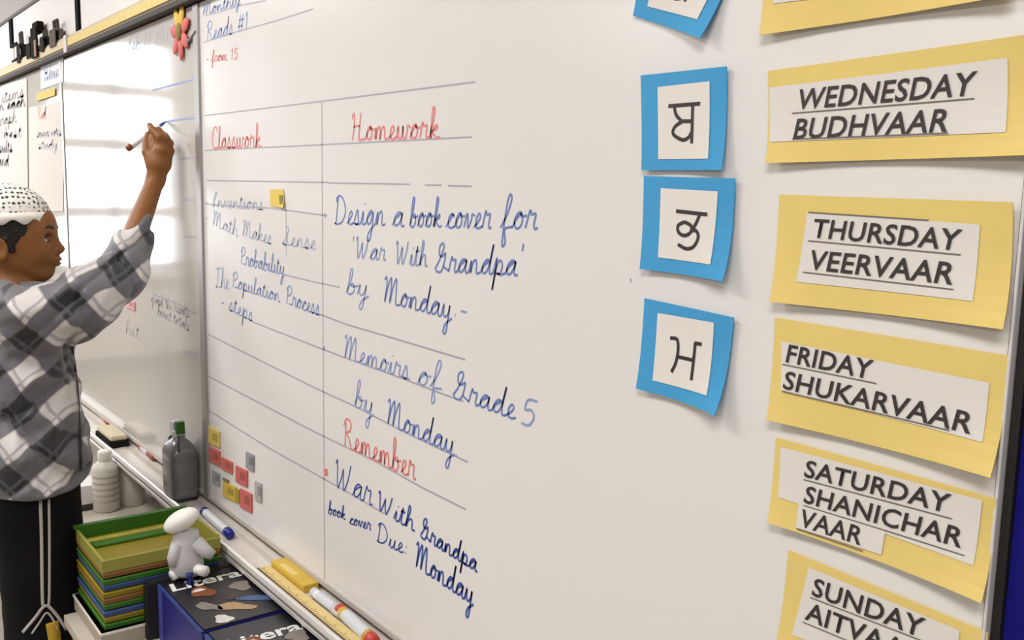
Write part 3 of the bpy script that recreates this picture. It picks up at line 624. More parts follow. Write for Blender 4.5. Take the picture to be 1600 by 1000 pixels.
# grey jug bottle on the tray
bc = np.array([ZP(293, 774, ZTR)[0], -.041, ZTR])
t = thing('jug_bottle', 'translucent grey square-shouldered bottle with green and white cap on the tray', 'bottle', bc)
def sqlathe(bm, c, prof, seg=32, ex=.45, sx=1., sy=1.):
    rings = []
    for r, z in prof:
        ring = []
        for k in range(seg):
            a = 2*math.pi*k/seg; ca, sa = math.cos(a), math.sin(a); e = ex if r > .022 else 1.
            ring.append(bm.verts.new((c[0]+abs(ca)**e*math.copysign(1, ca)*r*sx, c[1]+abs(sa)**e*math.copysign(1, sa)*r*sy, c[2]+z)))
        rings.append(ring)
    for r0, r1 in zip(rings, rings[1:]):
        for k in range(seg): bm.faces.new((r0[k], r0[(k+1) % seg], r1[(k+1) % seg], r1[k]))
    bm.faces.new(rings[0][::-1]); bm.faces.new(rings[-1]); return bm
gb = mat('bottle_smoke', (112, 110, 112), .3, .5, noise=.12, nscale=18, coat=.3)
bm = sqlathe(nb(), bc, [(.040, .006), (.046, .010), (.047, .025), (.0455, .028), (.047, .033), (.047, .100), (.0455, .104), (.047, .108), (.046, .122), (.040, .138), (.028, .150), (.0165, .157), (.0155, .166)], sx=1.08, sy=.76); obj('body', bm, gb, t, True)
bm = sqlathe(nb(), bc, [(.036, .0), (.044, .001), (.044, .007), (.040, .008)], sx=1.08, sy=.76); obj('base_ring', bm, mat('bottle_base', (34, 32, 40), .5), t, True)
bm = lathe(nb(), bc+np.array([-.004, 0, 0]), [(.016, .157), (.017, .158), (.017, .176), (.015, .178)], 20); obj('collar', bm, mat('cap_white', (220, 220, 218), .4), t, True)
bm = nb(); box(bm, bc+np.array([-.034, -.014, .168]), bc+np.array([-.006, .012, .198]), .003); obj('cap', bm, mat('cap_white'), t)
bm = nb(); box(bm, bc+np.array([-.002, -.012, .170]), bc+np.array([.018, .010, .202]), .003); o = obj('spout', bm, mat('spout_green', (42, 98, 24), .4), t); o['label'] = 'green flip spout'
for s in (-1, 1):
    bm = nb(); tube(bm, [bc+np.array([s*.018, -.01, .164]), bc+np.array([s*.034, -.014, .152]), bc+np.array([s*.046, -.016, .132])], .0028, 8); obj('shoulder_ridge', bm, mat('bottle_ridge', (70, 68, 70), .4), t, True)

# ------------------------------------------------------------------ low table under the tray
ZTB = .462
def low_table(label, tx0, tx1, ty0):
    t = thing('low_table', label, 'table', ((tx0+tx1)/2, -.12, 0))
    obj('table_top', box(nb(), (tx0, ty0, ZTB-.025), (tx1, .028, ZTB), .003), mat('table_pale', (196, 188, 174), .5, noise=.05), t)
    for x in (tx0+.03, tx1-.03):
        for y in (ty0+.03, -.01): obj('leg', box(nb(), (x-.018, y-.018, 0), (x+.018, y+.018, ZTB-.025), .002), mat('leg_grey', (120, 116, 112), .4, .5, .4), t)
    obj('shelf', box(nb(), (tx0+.05, ty0+.02, .12), (tx1-.05, .02, .14), .002), mat('table_pale'), t)
low_table('low pale table under the tray holding the white bottle', -3.25, -2.25, -.245)
low_table('deeper low pale table under the tray holding coloured trays and Literacy boxes', -2.19, -1.05, -.375)

# stack of nested bins
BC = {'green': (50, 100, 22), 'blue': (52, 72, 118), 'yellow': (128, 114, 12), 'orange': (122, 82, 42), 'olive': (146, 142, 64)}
ZR_ = .035
seq = ['yellow', 'orange', 'green', 'blue', 'yellow', 'orange', 'green', 'blue', 'yellow', 'green']
bx0, bx1, by0, by1 = -2.203, -1.979, -.341, -.092
ZST = .652; n_b = len(seq); ZQ = ZTB+ZR_+.001; pitch = (ZST-.030-ZQ)/(n_b-1)
t = thing('paper_ream', 'white-edged pale pad of paper under the coloured tray stack', 'paper', (-2.1, -.2, ZTB))
obj('sheets', box(nb(), (bx0-.004, by0-.008, ZTB+.0005), (bx1+.008, by1, ZTB+ZR_), .001), mat('ream_grey', (170, 160, 144), .8, noise=.1, nscale=60), t)
obj('top_sheet', box(nb(), (bx0-.006, by0-.010, ZTB+ZR_-.005), (bx1+.010, by1+.002, ZTB+ZR_)), mat('ream_white', (226, 220, 208), .7), t)
ords = ['topmost', 'second', 'third', 'fourth', 'fifth', 'sixth', 'seventh', 'eighth', 'ninth', 'bottom']
for i, cn in enumerate(seq):
    zb = ZQ+pitch*(n_b-1-i); zt_ = zb+(.030 if i == 0 else pitch*.97); j = random.uniform(-.003, .003)
    m_ = mat('bin_'+cn, BC[cn], .5, .4, noise=.08, nscale=25); t = thing('storage_tray', ('topmost open yellow plastic tray with green far edge' if i == 0 else '%s %s plastic tray, %s of the stack' % (cn, 'shallow', ords[i]+(' from the top' if i < 9 else ' one'))), 'tray', ((bx0+bx1)/2, (by0+by1)/2, zb), 'coloured trays stacked beside the boy')
    x0, x1, y0, y1 = bx0+j, bx1+j, by0+abs(j), by1
    wth = .006
    if i == 0:
        obj('floor_panel', box(nb(), (x0+wth, y0+wth, zb), (x1-wth, y1-wth, zb+.004)), m_, t)
        o = obj('side_wall', box(nb(), (x0, y0, zb), (x0+wth, y1, zt_), .001), mat('bin_green', BC['green'], .5, .4, noise=.08, nscale=25), t); o['label'] = 'green far wall'
        for (lo, hi) in (((x1-wth, y0, zb), (x1, y1, zb+.026)), ((x0+wth, y0, zb), (x1-wth, y0+wth, zb+.026)), ((x0+wth, y1-wth, zb), (x1-wth, y1, zt_))): obj('side_wall', box(nb(), lo, hi, .001), mat('bin_olive', BC['olive'], .5, .4, noise=.08, nscale=25), t)
        o = obj('rim', box(nb(), (x0-.010, y0-.004, zt_-.003), (x0+wth, y1, zt_+.004), .001), mat('bin_green'), t); o['label'] = 'green far rim'
        o = obj('rim', box(nb(), (x0+.055, y0+.02, zb+.004), (x0+.085, y1-.03, zb+.010), .001), mat('bin_green'), t); o['label'] = 'green strip inside'
        o = obj('rim', box(nb(), (x0+.035, y0+.012, zb+.004), (x0+.055, y1-.03, zb+.012), .001), mat('bin_stripes', (160, 150, 60), .6, noise=.4, nscale=60), t); o['label'] = 'striped strip inside'
    else:
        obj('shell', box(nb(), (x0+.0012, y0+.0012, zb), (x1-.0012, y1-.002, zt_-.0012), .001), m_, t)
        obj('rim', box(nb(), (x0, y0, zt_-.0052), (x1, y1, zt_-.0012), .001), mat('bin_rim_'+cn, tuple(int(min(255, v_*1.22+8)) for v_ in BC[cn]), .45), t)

# white bottles behind the stack
bt = np.array([-2.86, -.112, ZTB+.0005])
t = thing('lotion_bottle', 'white plastic bottle with faint grey label standing behind the tray stack', 'bottle', bt)
wp_ = mat('plastic_white', (214, 208, 200), .4, noise=.02)
bm = lathe(nb(), bt, [(.034, 0), (.037, .003), (.037, .125), (.034, .135), (.020, .147), (.018, .150)], 24); obj('body', bm, wp_, t, True)
bm = lathe(nb(), bt, [(.019, .148), (.020, .150), (.020, .176), (.018, .179)], 20); obj('cap', bm, mat('plastic_cap', (226, 222, 216), .35), t, True)
bm = nb()
for k in range(5): lathe(bm, bt, [(.0372, .030+k*.018), (.0374, .030+k*.018), (.0374, .036+k*.018), (.0372, .036+k*.018)], 24)
o = obj('label_lines', bm, mat('label_grey', (176, 170, 162), .6), t); o['kind'] = 'stuff'
b2 = ZP(206, 786, ZTB+.0005)
t = thing('paper_roll', 'plain pale upright roll just right of the white bottle', 'roll', b2)
bm = lathe(nb(), b2, [(.036, 0), (.038, .002), (.038, .138), (.036, .140)], 24); obj('roll', bm, mat('roll_paper', (206, 200, 192), .8), t, True)
bm = lathe(nb(), b2, [(.012, .140), (.012, .1405)], 16); obj('core', bm, mat('core_brown', (150, 130, 104), .8), t)
b3 = np.array([-2.93, -.178, ZTB+.0005])
t = thing('tissue_box', 'small white box between the boy\'s jacket and the white bottle', 'box', b3)
obj('carton', box(nb(), b3+np.array([-.05, -.06, .018]), b3+np.array([.05, .06, .075]), .003), mat('carton_white', (232, 230, 228), .5), t)
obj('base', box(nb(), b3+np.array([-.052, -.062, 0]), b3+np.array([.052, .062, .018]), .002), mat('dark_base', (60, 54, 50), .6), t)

# blue box and the two magazines on it
def literacy(label, x0, x1, y0, y1, z0, z1, cat='magazine box', tx=.0, seed=1):
    t = thing('magazine_box', label, cat, ((x0+x1)/2, (y0+y1)/2, z0)); rr = random.Random(seed)
    obj('case', box(nb(), (x0, y0, z0), (x1, y1, z1-.003), .002), mat('case_blue', (22, 22, 112), .5, noise=.12, nscale=20), t)
    obj('case_edge', box(nb(), (x0-.001, y0-.002, z0), (x0+.022, y0+.001, z1-.003), .0008), mat('case_edge_blue', (70, 72, 150), .5), t)
    obj('case_edge', box(nb(), (x0-.001, y0-.003, z1-.008), (x1, y0+.002, z1-.002), .0008), mat('case_edge_blue2', (44, 62, 120), .5), t)
    cv = obj('cover', box(nb(), (x0+.001, y0+.004, z1-.003), (x1-.001, y1, z1), .0005), mat('cover_black', (22, 20, 28), .35, noise=.3, nscale=12), t)
    n = Vector((0, 0, 1))
    cu_ = bpy.data.curves.new('t', 'FONT'); cu_.body = 'Literacy'; cu_.offset = .022; cu_.shear = .1
    to = bpy.data.objects.new('t', cu_); COL.objects.link(to); bpy.context.view_layer.update()
    me = bpy.data.meshes.new_from_object(to.evaluated_get(bpy.context.evaluated_depsgraph_get())); bpy.data.objects.remove(to)
    co = np.array([v_.co[:] for v_ in me.vertices]); a0, a1 = co[:, 0].min(), co[:, 0].max()
    Lw = (y1-y0)*.92
    for v_ in me.vertices:
        s = (v_.co.x-a0)/(a1-a0); v_.co = V((x0+tx+.060-(v_.co.y)*.056, y0+.010+s*Lw, z1+.0006)) - wpos(t)
    me.materials.append(mat('title_white', (226, 226, 224), .5)); o = bpy.data.objects.new('title', me); COL.objects.link(o); o.parent = t
    cols = [('photo_brown', (120, 66, 30)), ('photo_grey', (128, 120, 112)), ('photo_tan', (170, 140, 104)), ('photo_steel', (70, 92, 140)), ('photo_dark', (60, 54, 52)), ('photo_white', (206, 202, 198))]
    def blob(cx, cy, rx, ry, ci, rot=0., lift=.0006):
        bm = nb(); k = 18; P = []
        for q in range(k):
            a = 2*math.pi*q/k; r = 1+.16*math.sin(3*a+ci)+.1*math.sin(5*a+cx*90)
            u_, v2 = math.cos(a)*rx*r, math.sin(a)*ry*r
            P.append((x0+cx+u_*math.cos(rot)-v2*math.sin(rot), y0+cy+u_*math.sin(rot)+v2*math.cos(rot), z1+lift))
        slab(bm, P, .0003, (0, 0, 1)); obj('cover_photo', bm, mat(cols[ci][0], cols[ci][1], .5, noise=.25, nscale=80), t)
    W = x1-x0
    for (cx, cy, rx, ry, ci, rot) in ((.095, .060, .030, .022, 0, .3), (.11, .135, .026, .020, 1, 0), (.17, .045, .030, .014, 1, .6), (.20, .090, .040, .016, 2, .9), (.24, .05, .020, .016, 5, .2), (.19, .145, .05, .012, 3, 1.0), (.15, .10, .018, .012, 4, 0), (.26, .12, .03, .014, 2, .4)):
        if cx+rx < W and y0+cy+ry < y1: blob(cx, cy, rx, ry, ci, rot)
    if W > .2:
        blob(.085, .055, .007, .013, 5, 0., .0011)
    return t
literacy('deep blue box under a black cover titled Literacy, below the white figure', -1.953, -1.690, -.236, -.008, ZTB+.0005, .586, seed=2)
literacy('second black-covered Literacy box nearest the frame\'s bottom edge', -1.682, -1.40, -.232, -.008, ZTB+.0005, .583, tx=.03, seed=5)
t = thing('magazine_file', 'black upright file between the tray stack and the blue box', 'file holder', (-2.03, -.12, ZTB))
obj('case', box(nb(), (-1.9745, -.262, ZTB+.0005), (-1.956, -.030, .586), .002), mat('file_black', (14, 12, 14), .5), t)
obj('slot_edge', box(nb(), (-1.972, -.258, .586), (-1.959, -.034, .588)), mat('file_edge', (40, 36, 38), .5), t)
# white figure with egg-shaped head
fb = ZP(290, 903, .5875)
t = thing('toy_figure', 'small white figure with an egg-shaped head standing on the blue box corner', 'figure', fb)
fm = mat('figure_grey_white', (186, 184, 186), .6, noise=.05)
def P3(px, py, d): return PZ(px, py, d)
D = float((RW.T@(fb-CAM))[2])+.005
def fp(px, py, dd=0.): return PZ(px, py, D-dd)
bm = nb(); tube(bm, [fp(292, 828), fp(290, 850), fp(291, 872), fp(292, 892), fp(292, 899)], [.024, .030, .034, .036, .024], 18); obj('body', bm, fm, t, True)
hd = fp(283, 813, .012); ax_ = V(fp(312, 797))-V(fp(256, 828))
bm = nb(); bmesh.ops.create_uvsphere(bm, u_segments=24, v_segments=14, radius=1.)
q = ax_.to_track_quat('X', 'Z').to_matrix().to_4x4(); bm.transform(Matrix.Translation(V(hd)) @ q @ Matrix.Diagonal((.040, .030, .0215, 1))); obj('head', bm, mat('figure_white', (232, 230, 226), .45), t, True)
bm = nb(); tube(bm, [fp(306, 846, .01), fp(322, 862, .01), fp(333, 868, .01)], [.016, .014, .010], 12); obj('arm', bm, fm, t, True)
bm = nb(); tube(bm, [fp(276, 850, .025), fp(270, 872, .03), fp(270, 884, .03)], [.012, .012, .009], 12); obj('arm', bm, fm, t, True)
for (a_, b_) in (((282, 893), (268, 900)), ((302, 888), (322, 893))):
    bm = nb(); tube(bm, [fp(*a_, .012), fp(*b_, .028)], [.012, .011], 12); obj('foot', bm, mat('figure_white'), t, True)
pk = ZP(297, 912, .5875)
t = thing('push_pin', 'dark blue pin standing before the white figure', 'pin', pk)
bm = nb(); tube(bm, [ZP(297, 912, .5875), ZP(297, 912, .5875)+np.array([0, 0, .016]), ZP(297, 912, .5875)+np.array([0, 0, .022])], [.007, .006, .008], 12); obj('head', bm, mat('pin_blue', (16, 18, 110), .4), t, True)
bm = nb(); tube(bm, [ZP(297, 912, .5872), ZP(297, 912, .5876)], [.009, .009], 12); obj('base', bm, mat('pin_blue'), t)
# ------------------------------------------------------------------ the boy: smooth-blended solids turned into one surface
class Field:
    def __init__(s, lo, hi, h):
        s.lo = np.array(lo, float); s.h = h; s.n = np.ceil((np.array(hi)-s.lo)/h).astype(int)+1
        s.f = np.full(s.n, .2, np.float32)
    def _sl(s, lo, hi):
        a = np.clip(np.floor((lo-s.lo)/s.h).astype(int), 0, s.n-1); b = np.clip(np.ceil((hi-s.lo)/s.h).astype(int)+1, 1, s.n)
        g_ = [(s.lo[i]+s.h*np.arange(a[i], b[i])).astype(np.float32) for i in range(3)]
        return tuple(slice(a[i], b[i]) for i in range(3)), np.meshgrid(*g_, indexing='ij', sparse=True)
    def put(s, d, sl, k, sub=False):
        f = s.f[sl]
        if sub: d = -d; hh = np.clip(.5-.5*(f-d)/k, 0, 1); s.f[sl] = f*(1-hh)+d*hh+k*hh*(1-hh)
        else: hh = np.clip(.5+.5*(f-d)/k, 0, 1); s.f[sl] = f*(1-hh)+d*hh-k*hh*(1-hh)
    def ell(s, c, r, A=None, k=.01, sub=False, disp=None):
        c = np.array(c, float); r = np.array(r, float); A = np.eye(3) if A is None else np.array(A); R_ = r.max()+k+.012
        sl, (X_, Y_, Z_) = s._sl(c-R_, c+R_); x, y, z = X_-c[0], Y_-c[1], Z_-c[2]
        u = [A[i][0]*x+A[i][1]*y+A[i][2]*z for i in range(3)]
        q = np.sqrt((u[0]/r[0])**2+(u[1]/r[1])**2+(u[2]/r[2])**2)+1e-6; g2 = np.sqrt((u[0]/r[0]**2)**2+(u[1]/r[1]**2)**2+(u[2]/r[2]**2)**2)+1e-6
        s.put((q*(q-1)/g2).astype(np.float32), sl, k, sub)
    def cap(s, p, q, r0, r1, k=.01, sub=False, sc=None, A=None):
        """tapered capsule; sc=(a,b,c) squashes distances along the axes A"""
        p = np.array(p, float); q = np.array(q, float); R_ = max(r0, r1)*(1/min(sc) if sc is not None else 1)+k+.012
        sl, (X_, Y_, Z_) = s._sl(np.minimum(p, q)-R_, np.maximum(p, q)+R_)
        if sc is not None:
            M = np.diag(sc) @ np.array(A)
            x = M[0, 0]*X_+M[0, 1]*Y_+M[0, 2]*Z_; y = M[1, 0]*X_+M[1, 1]*Y_+M[1, 2]*Z_; z = M[2, 0]*X_+M[2, 1]*Y_+M[2, 2]*Z_
            p = M @ p; q = M @ q
        else: x, y, z = X_, Y_, Z_
        d = q-p; L2 = d@d+1e-12
        t = np.clip(((x-p[0])*d[0]+(y-p[1])*d[1]+(z-p[2])*d[2])/L2, 0, 1)
        dd = np.sqrt((x-p[0]-t*d[0])**2+(y-p[1]-t*d[1])**2+(z-p[2]-t*d[2])**2)-(r0+(r1-r0)*t)
        s.put(dd.astype(np.float32), sl, k, sub)
    def half(s, c, n, k=.003):                      # keep the side n points away from
        n = np.array(n, float); n /= np.linalg.norm(n); X_, Y_, Z_ = np.meshgrid(*[(s.lo[i]+s.h*np.arange(s.n[i])).astype(np.float32) for i in range(3)], indexing='ij', sparse=True)
        d = ((X_-c[0])*n[0]+(Y_-c[1])*n[1]+(Z_-c[2])*n[2]).astype(np.float32); f = s.f
        hh = np.clip(.5-.5*(f-d)/k, 0, 1); s.f = f*(1-hh)+d*hh+k*hh*(1-hh)
    def disp(s, fn):
        X_, Y_, Z_ = np.meshgrid(*[(s.lo[i]+s.h*np.arange(s.n[i])).astype(np.float32) for i in range(3)], indexing='ij', sparse=True)
        s.f = s.f + fn(X_, Y_, Z_).astype(np.float32)
    def mesh(s, name):
        f = s.f; I = f < 0; c = np.zeros(tuple(s.n-1), np.uint8)
        for dx in (0, 1):
            for dy in (0, 1):
                for dz in (0, 1): c += I[dx:dx+s.n[0]-1, dy:dy+s.n[1]-1, dz:dz+s.n[2]-1]
        act = (c > 0) & (c < 8); idx = np.full(act.shape, -1, np.int32); ijk = np.argwhere(act); N = len(ijk); idx[act] = np.arange(N)
        P = np.zeros((N, 3)); W = np.zeros(N); a = ijk.T
        cor = [(x, y, z) for x in (0, 1) for y in (0, 1) for z in (0, 1)]
        vals = {q: f[a[0]+q[0], a[1]+q[1], a[2]+q[2]] for q in cor}
        for q in cor:
            for ax in range(3):
                if q[ax]: continue
                r = list(q); r[ax] = 1; r = tuple(r); v0, v1 = vals[q], vals[r]; m_ = (v0 < 0) != (v1 < 0)
                t = np.where(m_, v0/(v0-v1+1e-12), 0); e = np.array(q, float)[None, :].repeat(N, 0); e[:, ax] += t
                P += e*m_[:, None]; W += m_
        P = (P/W[:, None]+ijk)*s.h+s.lo; faces = []
        for ax in range(3):
            o1, o2 = [(1, 2), (2, 0), (0, 1)][ax]
            sl0 = [slice(None)]*3; sl1 = [slice(None)]*3; sl0[ax] = slice(0, -1); sl1[ax] = slice(1, None)
            ch = np.argwhere(I[tuple(sl0)] != I[tuple(sl1)]); ch = ch[(ch[:, o1] > 0) & (ch[:, o2] > 0) & (ch[:, o1] < s.n[o1]-1) & (ch[:, o2] < s.n[o2]-1)]
            ins = I[ch[:, 0], ch[:, 1], ch[:, 2]]
            def cell(d1, d2):
                q = ch.copy(); q[:, o1] += d1; q[:, o2] += d2; return idx[q[:, 0], q[:, 1], q[:, 2]]
            Q = np.stack([cell(-1, -1), cell(0, -1), cell(0, 0), cell(-1, 0)], 1); Q[~ins] = Q[~ins][:, ::-1]; faces.append(Q)
        Fq = np.concatenate(faces); Fq = Fq[(Fq >= 0).all(1)]
        me = bpy.data.meshes.new(name); me.vertices.add(N); me.vertices.foreach_set('co', P.astype(np.float32).ravel())
        me.loops.add(len(Fq)*4); me.loops.foreach_set('vertex_index', Fq.astype(np.int32).ravel())
        me.polygons.add(len(Fq)); me.polygons.foreach_set('loop_start', np.arange(0, len(Fq)*4, 4, dtype=np.int32)); me.update(calc_edges=True)
        me.polygons.foreach_set('use_smooth', np.ones(len(Fq), bool)); return me
def relax(me, it=2, keep=.5):
    n = len(me.vertices); co = np.empty(n*3, np.float32); me.vertices.foreach_get('co', co); co = co.reshape(-1, 3)
    e = np.empty(len(me.edges)*2, np.int32); me.edges.foreach_get('vertices', e); e = e.reshape(-1, 2)
    deg = np.bincount(e.ravel(), minlength=n)[:, None].astype(np.float32)
    for _ in range(it):
        s_ = np.zeros_like(co)
        for k in range(3): s_[:, k] = np.bincount(e[:, 0], co[e[:, 1], k], n)+np.bincount(e[:, 1], co[e[:, 0], k], n)
        co = co*keep+(s_/deg)*(1-keep)
    me.vertices.foreach_set('co', co.astype(np.float32).ravel()); me.update()
def fobj(name, me, m, parent):
    me.transform(Matrix.Translation(-wpos(parent))); me.materials.append(m); o = bpy.data.objects.new(name, me); COL.objects.link(o); o.parent = parent; return o

BD = 2.20                                          # the boy's depth from the lens
r_ = ray(42, 285); S_ = -np.array([r_[0], r_[1], 0]); S_ /= np.linalg.norm(S_)      # his right, toward the camera
F_ = np.array([-S_[1], S_[0], 0]);                                                 # where he faces
if F_[1] < 0: F_ = -F_
U_ = np.array([0, 0, 1.]); O_ = PZ(42, 285, BD); FX, FY = O_[0], O_[1]
def lp(px, py, s=0.):                               # a point seen at (px,py), s metres nearer than his middle
    return PZ(px, py, BD-s)
boy = thing('person', 'boy in white dotted cap and grey plaid jacket writing on the board, right arm raised', 'person', (FX, FY, 0))
skin = mat('skin_brown', (134, 86, 44), .48, .35, noise=.06, nscale=30, bump=.08, bscale=200)

# head axes: turned slightly to the camera, chin lifted
yaw, tilt = math.radians(15), math.radians(3)
f1 = F_*math.cos(yaw)+S_*math.sin(yaw); s1 = S_*math.cos(yaw)-F_*math.sin(yaw)
Hf = f1*math.cos(tilt)+U_*math.sin(tilt); Hu = U_*math.cos(tilt)-f1*math.sin(tilt); Hs = s1
HA = np.array([Hf, Hu, Hs]); HC = lp(25, 369)
def H(a, b, c): return HC+Hf*a+Hu*b+Hs*c
def head(F):
    F.ell(H(-.010, .022, 0), (.091, .080, .070), HA, .005)
    F.ell(H(.030, -.030, 0), (.050, .074, .053), HA, .03)
    F.ell(H(.046, .030, 0), (.036, .040, .050), HA, .02)
    F.ell(H(.052, -.084, 0), (.021, .018, .024), HA, .022)
    F.ell(H(.048, .000, 0), (.034, .050, .052), HA, .02)
    for s in (-1, 1):
        F.cap(H(-.020, -.045, s*.047), H(.046, -.085, s*.016), .018, .014, .022)
        F.ell(H(.046, -.036, s*.028), (.030, .028, .024), HA, .016)
        F.cap(H(.073, .014, s*.010), H(.062, .016, s*.040), .006, .005, .012)
        F.ell(H(.077, -.006, s*.030), (.012, .010, .014), HA, .010, sub=True)
        F.ell(H(.061, -.006, s*.030), (.0158, .0150, .0158), HA, .004)
        F.ell(H(.077, -.007, s*.030), (.010, .0072, .0132), HA, .002, sub=True)
        F.ell(H(.080, -.039, s*.0105), (.009, .0075, .008), HA, .006)
        F.ell(H(-.016, -.026, s*.068), (.017, .029, .008), HA, .006)
        F.ell(H(-.014, -.024, s*.076), (.009, .018, .006), HA, .004, sub=True)
    F.cap(H(.074, .006, 0), H(.092, -.032, 0), .0068, .0088, .010)
    F.ell(H(.0915, -.0345, 0), (.0105, .009, .0108), HA, .006)
    F.ell(H(.074, -.055, 0), (.014, .016, .022), HA, .012)
    F.ell(H(.0845, -.057, 0), (.0085, .0058, .018), HA, .004)
    F.ell(H(.0810, -.068, 0), (.009, .0062, .016), HA, .004)
    F.ell(H(.093, -.0625, 0), (.007, .0013, .020), HA, .002, sub=True)
    for s in (-1, 1): F.ell(H(.086, -.046, s*.007), (.004, .003, .003), HA, .002, sub=True)

# joints
NK0, NK1 = H(-.030, -.050, 0), lp(22, 470)
SHR, SHL = lp(52, 492, .125), lp(34, 490, -.14)
ELB, WRI = PZ(186, 432, 2.245), PZ(243, 281, 2.375)
HIPR, HIPL = lp(52, 770, .068), lp(50, 770, -.085)
def flr(p, z): q = np.array(p); q[2] = z; return q
KNR, KNL = flr(HIPR+F_*.015+S_*.01, .40), flr(HIPL+F_*.01, .40)
ANR, ANL = flr(HIPR-F_*.005+S_*.012, .075), flr(HIPL-F_*.01, .075)
TA = np.array([F_, U_, S_])
lo = np.minimum.reduce([HC-.17, flr(ANR, 0)-.17, flr(ANL, 0)-.17, WRI-.12]); hi = np.maximum.reduce([HC+.17, WRI+np.array([.08, .08, .16]), ANR+.2, SHR+.12, np.array([0, -.0, 0])*0+HC+.15])
hi[1] = min(hi[1], -.002)
Fb = Field(lo, hi, .0027)
head(Fb)
Fb.cap(NK0, NK1, .042, .046, .02)
Fb.cap(lp(28, 500), lp(34, 740), .085, .080, .03, sc=(1, 1, .74), A=TA)
Fb.cap(SHR, SHL, .045, .045, .03)
Fb.cap(SHR, ELB, .043, .034, .02); Fb.cap(ELB, WRI, .034, .0215, .012)
Fb.cap(SHL, SHL+U_*-.23-F_*.02, .042, .033, .02); EL2 = SHL-U_*.23-F_*.02; WR2 = EL2-U_*.20+F_*.05; Fb.cap(EL2, WR2, .033, .021, .012)
for a, b, c in ((HIPR, KNR, ANR), (HIPL, KNL, ANL)):
    Fb.cap(a, b, .075, .048, .03); Fb.cap(b, c, .048, .030, .015); Fb.ell(b-F_*.012+U_*-.09, (.045, .09, .042), TA, .02); Fb.cap(c-U_*.035-F_*.02, c-U_*.045+F_*.11, .030, .022, .012)
# marker first: the fingers close on it
MT = B(259, 190, -.001); r0 = ray(199, 233); best = None
for d_ in np.linspace(2.2, 2.7, 500):
    q = CAM+r0*d_
    if q[1] < -.004 and d_ < 2.46 and (best is None or abs(np.linalg.norm(q-MT)-.135) < best[0]): best = (abs(np.linalg.norm(q-MT)-.135), q)
ME = best[1]; MD = (MT-ME)/np.linalg.norm(MT-ME)
# right hand: palm, four fingers curled round the marker, thumb from the side
def hp(px, py, d): return PZ(px, py, d)
PAL = hp(250, 243, 2.372)
Fb.cap(hp(240, 244, 2.376), hp(243, 214, 2.384), .0165, .014, .010)
Fb.cap(WRI, hp(248, 258, 2.370), .0215, .026, .012)
Fb.cap(hp(244, 254, 2.372), hp(252, 236, 2.364), .024, .020, .012); Fb.cap(hp(254, 256, 2.374), hp(260, 242, 2.378), .020, .016, .012)
GR = ME+MD*.072                                     # where the grip sits on the marker
fing = [((250, 214, 2.352), (238, 203, 2.364), (234, 196, 2.392)),
        ((259, 216, 2.360), (248, 204, 2.378), (239, 207, 2.400)),
        ((265, 224, 2.370), (258, 212, 2.392), (247, 220, 2.408)),
        ((267, 236, 2.382), (264, 225, 2.402), (254, 232, 2.412))]
for i, (k_, p_, t_) in enumerate(fing):
    a, b, c = hp(*k_), hp(*p_), hp(*t_); base = PAL*.45+a*.55; rr = (.0098, .0100, .0095, .0085)[i]
    Fb.cap(base, a, rr+.001, rr+.001, .006); Fb.cap(a, b, rr, rr*.92, .0025); Fb.cap(b, c, rr*.92, rr*.8, .0025)
th = [hp(239, 256, 2.365), hp(229, 238, 2.366), hp(229, 222, 2.380), hp(232, 210, 2.392)]
Fb.cap(th[0], th[1], .014, .0115, .010); Fb.cap(th[1], th[2], .0115, .0100, .003); Fb.cap(th[2], th[3], .0100, .0085, .003)
# left hand, hanging on the far side
PL = WR2-U_*.045+F_*.01; Fb.cap(WR2, PL, .020, .023, .012, sc=(1, 1, 1.4), A=TA)
for i in range(4):
    b0 = PL+F_*(.024-.016*i)-U_*.022; L = (.030, .034, .031, .024)[i]
    Fb.cap(b0, b0-U_*L+F_*.003, .0082, .0078, .003); Fb.cap(b0-U_*L+F_*.003, b0-U_*(L*1.8)+S_*.010, .0078, .0065, .0025)
Fb.cap(PL+F_*.018+U_*.015, PL+F_*.044-U_*.008, .011, .009, .006); Fb.cap(PL+F_*.044-U_*.008, PL+F_*.048-U_*.034, .009, .0075, .003)
bme = Fb.mesh('body'); relax(bme, 2, .6); body = fobj('body', bme, skin, boy); body['label'] = 'brown skin of face, raised arm and fist'
del Fb

# eyes, brows, lips
for s in (-1, 1):
    bm = nb(); bmesh.ops.create_uvsphere(bm, u_segments=20, v_segments=14, radius=.0143)
    bm.transform(Matrix.Translation(V(H(.0605, -.007, s*.030)))); e = obj('eyeball', bm, mat('eye_white', (206, 196, 184), .25), boy, True)
    g_ = Hf*.86+Hs*s*.30+Hu*.22 if s > 0 else Hf*.95+Hu*.22+Hs*-.1; g_ = g_/np.linalg.norm(g_)
    bm = nb(); bmesh.ops.create_uvsphere(bm, u_segments=16, v_segments=10, radius=.0068); cc = H(.0605, -.007, s*.030)+g_*.0092
    bm.transform(Matrix.Translation(V(cc))); obj('iris', bm, mat('iris_dark', (34, 20, 12), .15), e, True)
    bm = nb(); tube(bm, [H(.0845, .010, s*.011), H(.0835, .0175, s*.021), H(.0785, .0200, s*.034), H(.0685, .014, s*.047)], [.0030, .0042, .0038, .0018], 8, sx=1.2); obj('eyebrow', bm, mat('hair_black', (24, 17, 13), .7), boy, True)
    bm = nb(); tube(bm, [H(.0775, -.0015, s*.018), H(.0775, .0022, s*.029), H(.0705, -.001, s*.0420)], [.0007, .0012, .0007], 6); obj('eyelashes', bm, mat('hair_black'), boy, True)
LF = Field(HC-.16, HC+.16, .0027)
lipm = mat('lip_brown', (112, 62, 40), .4)
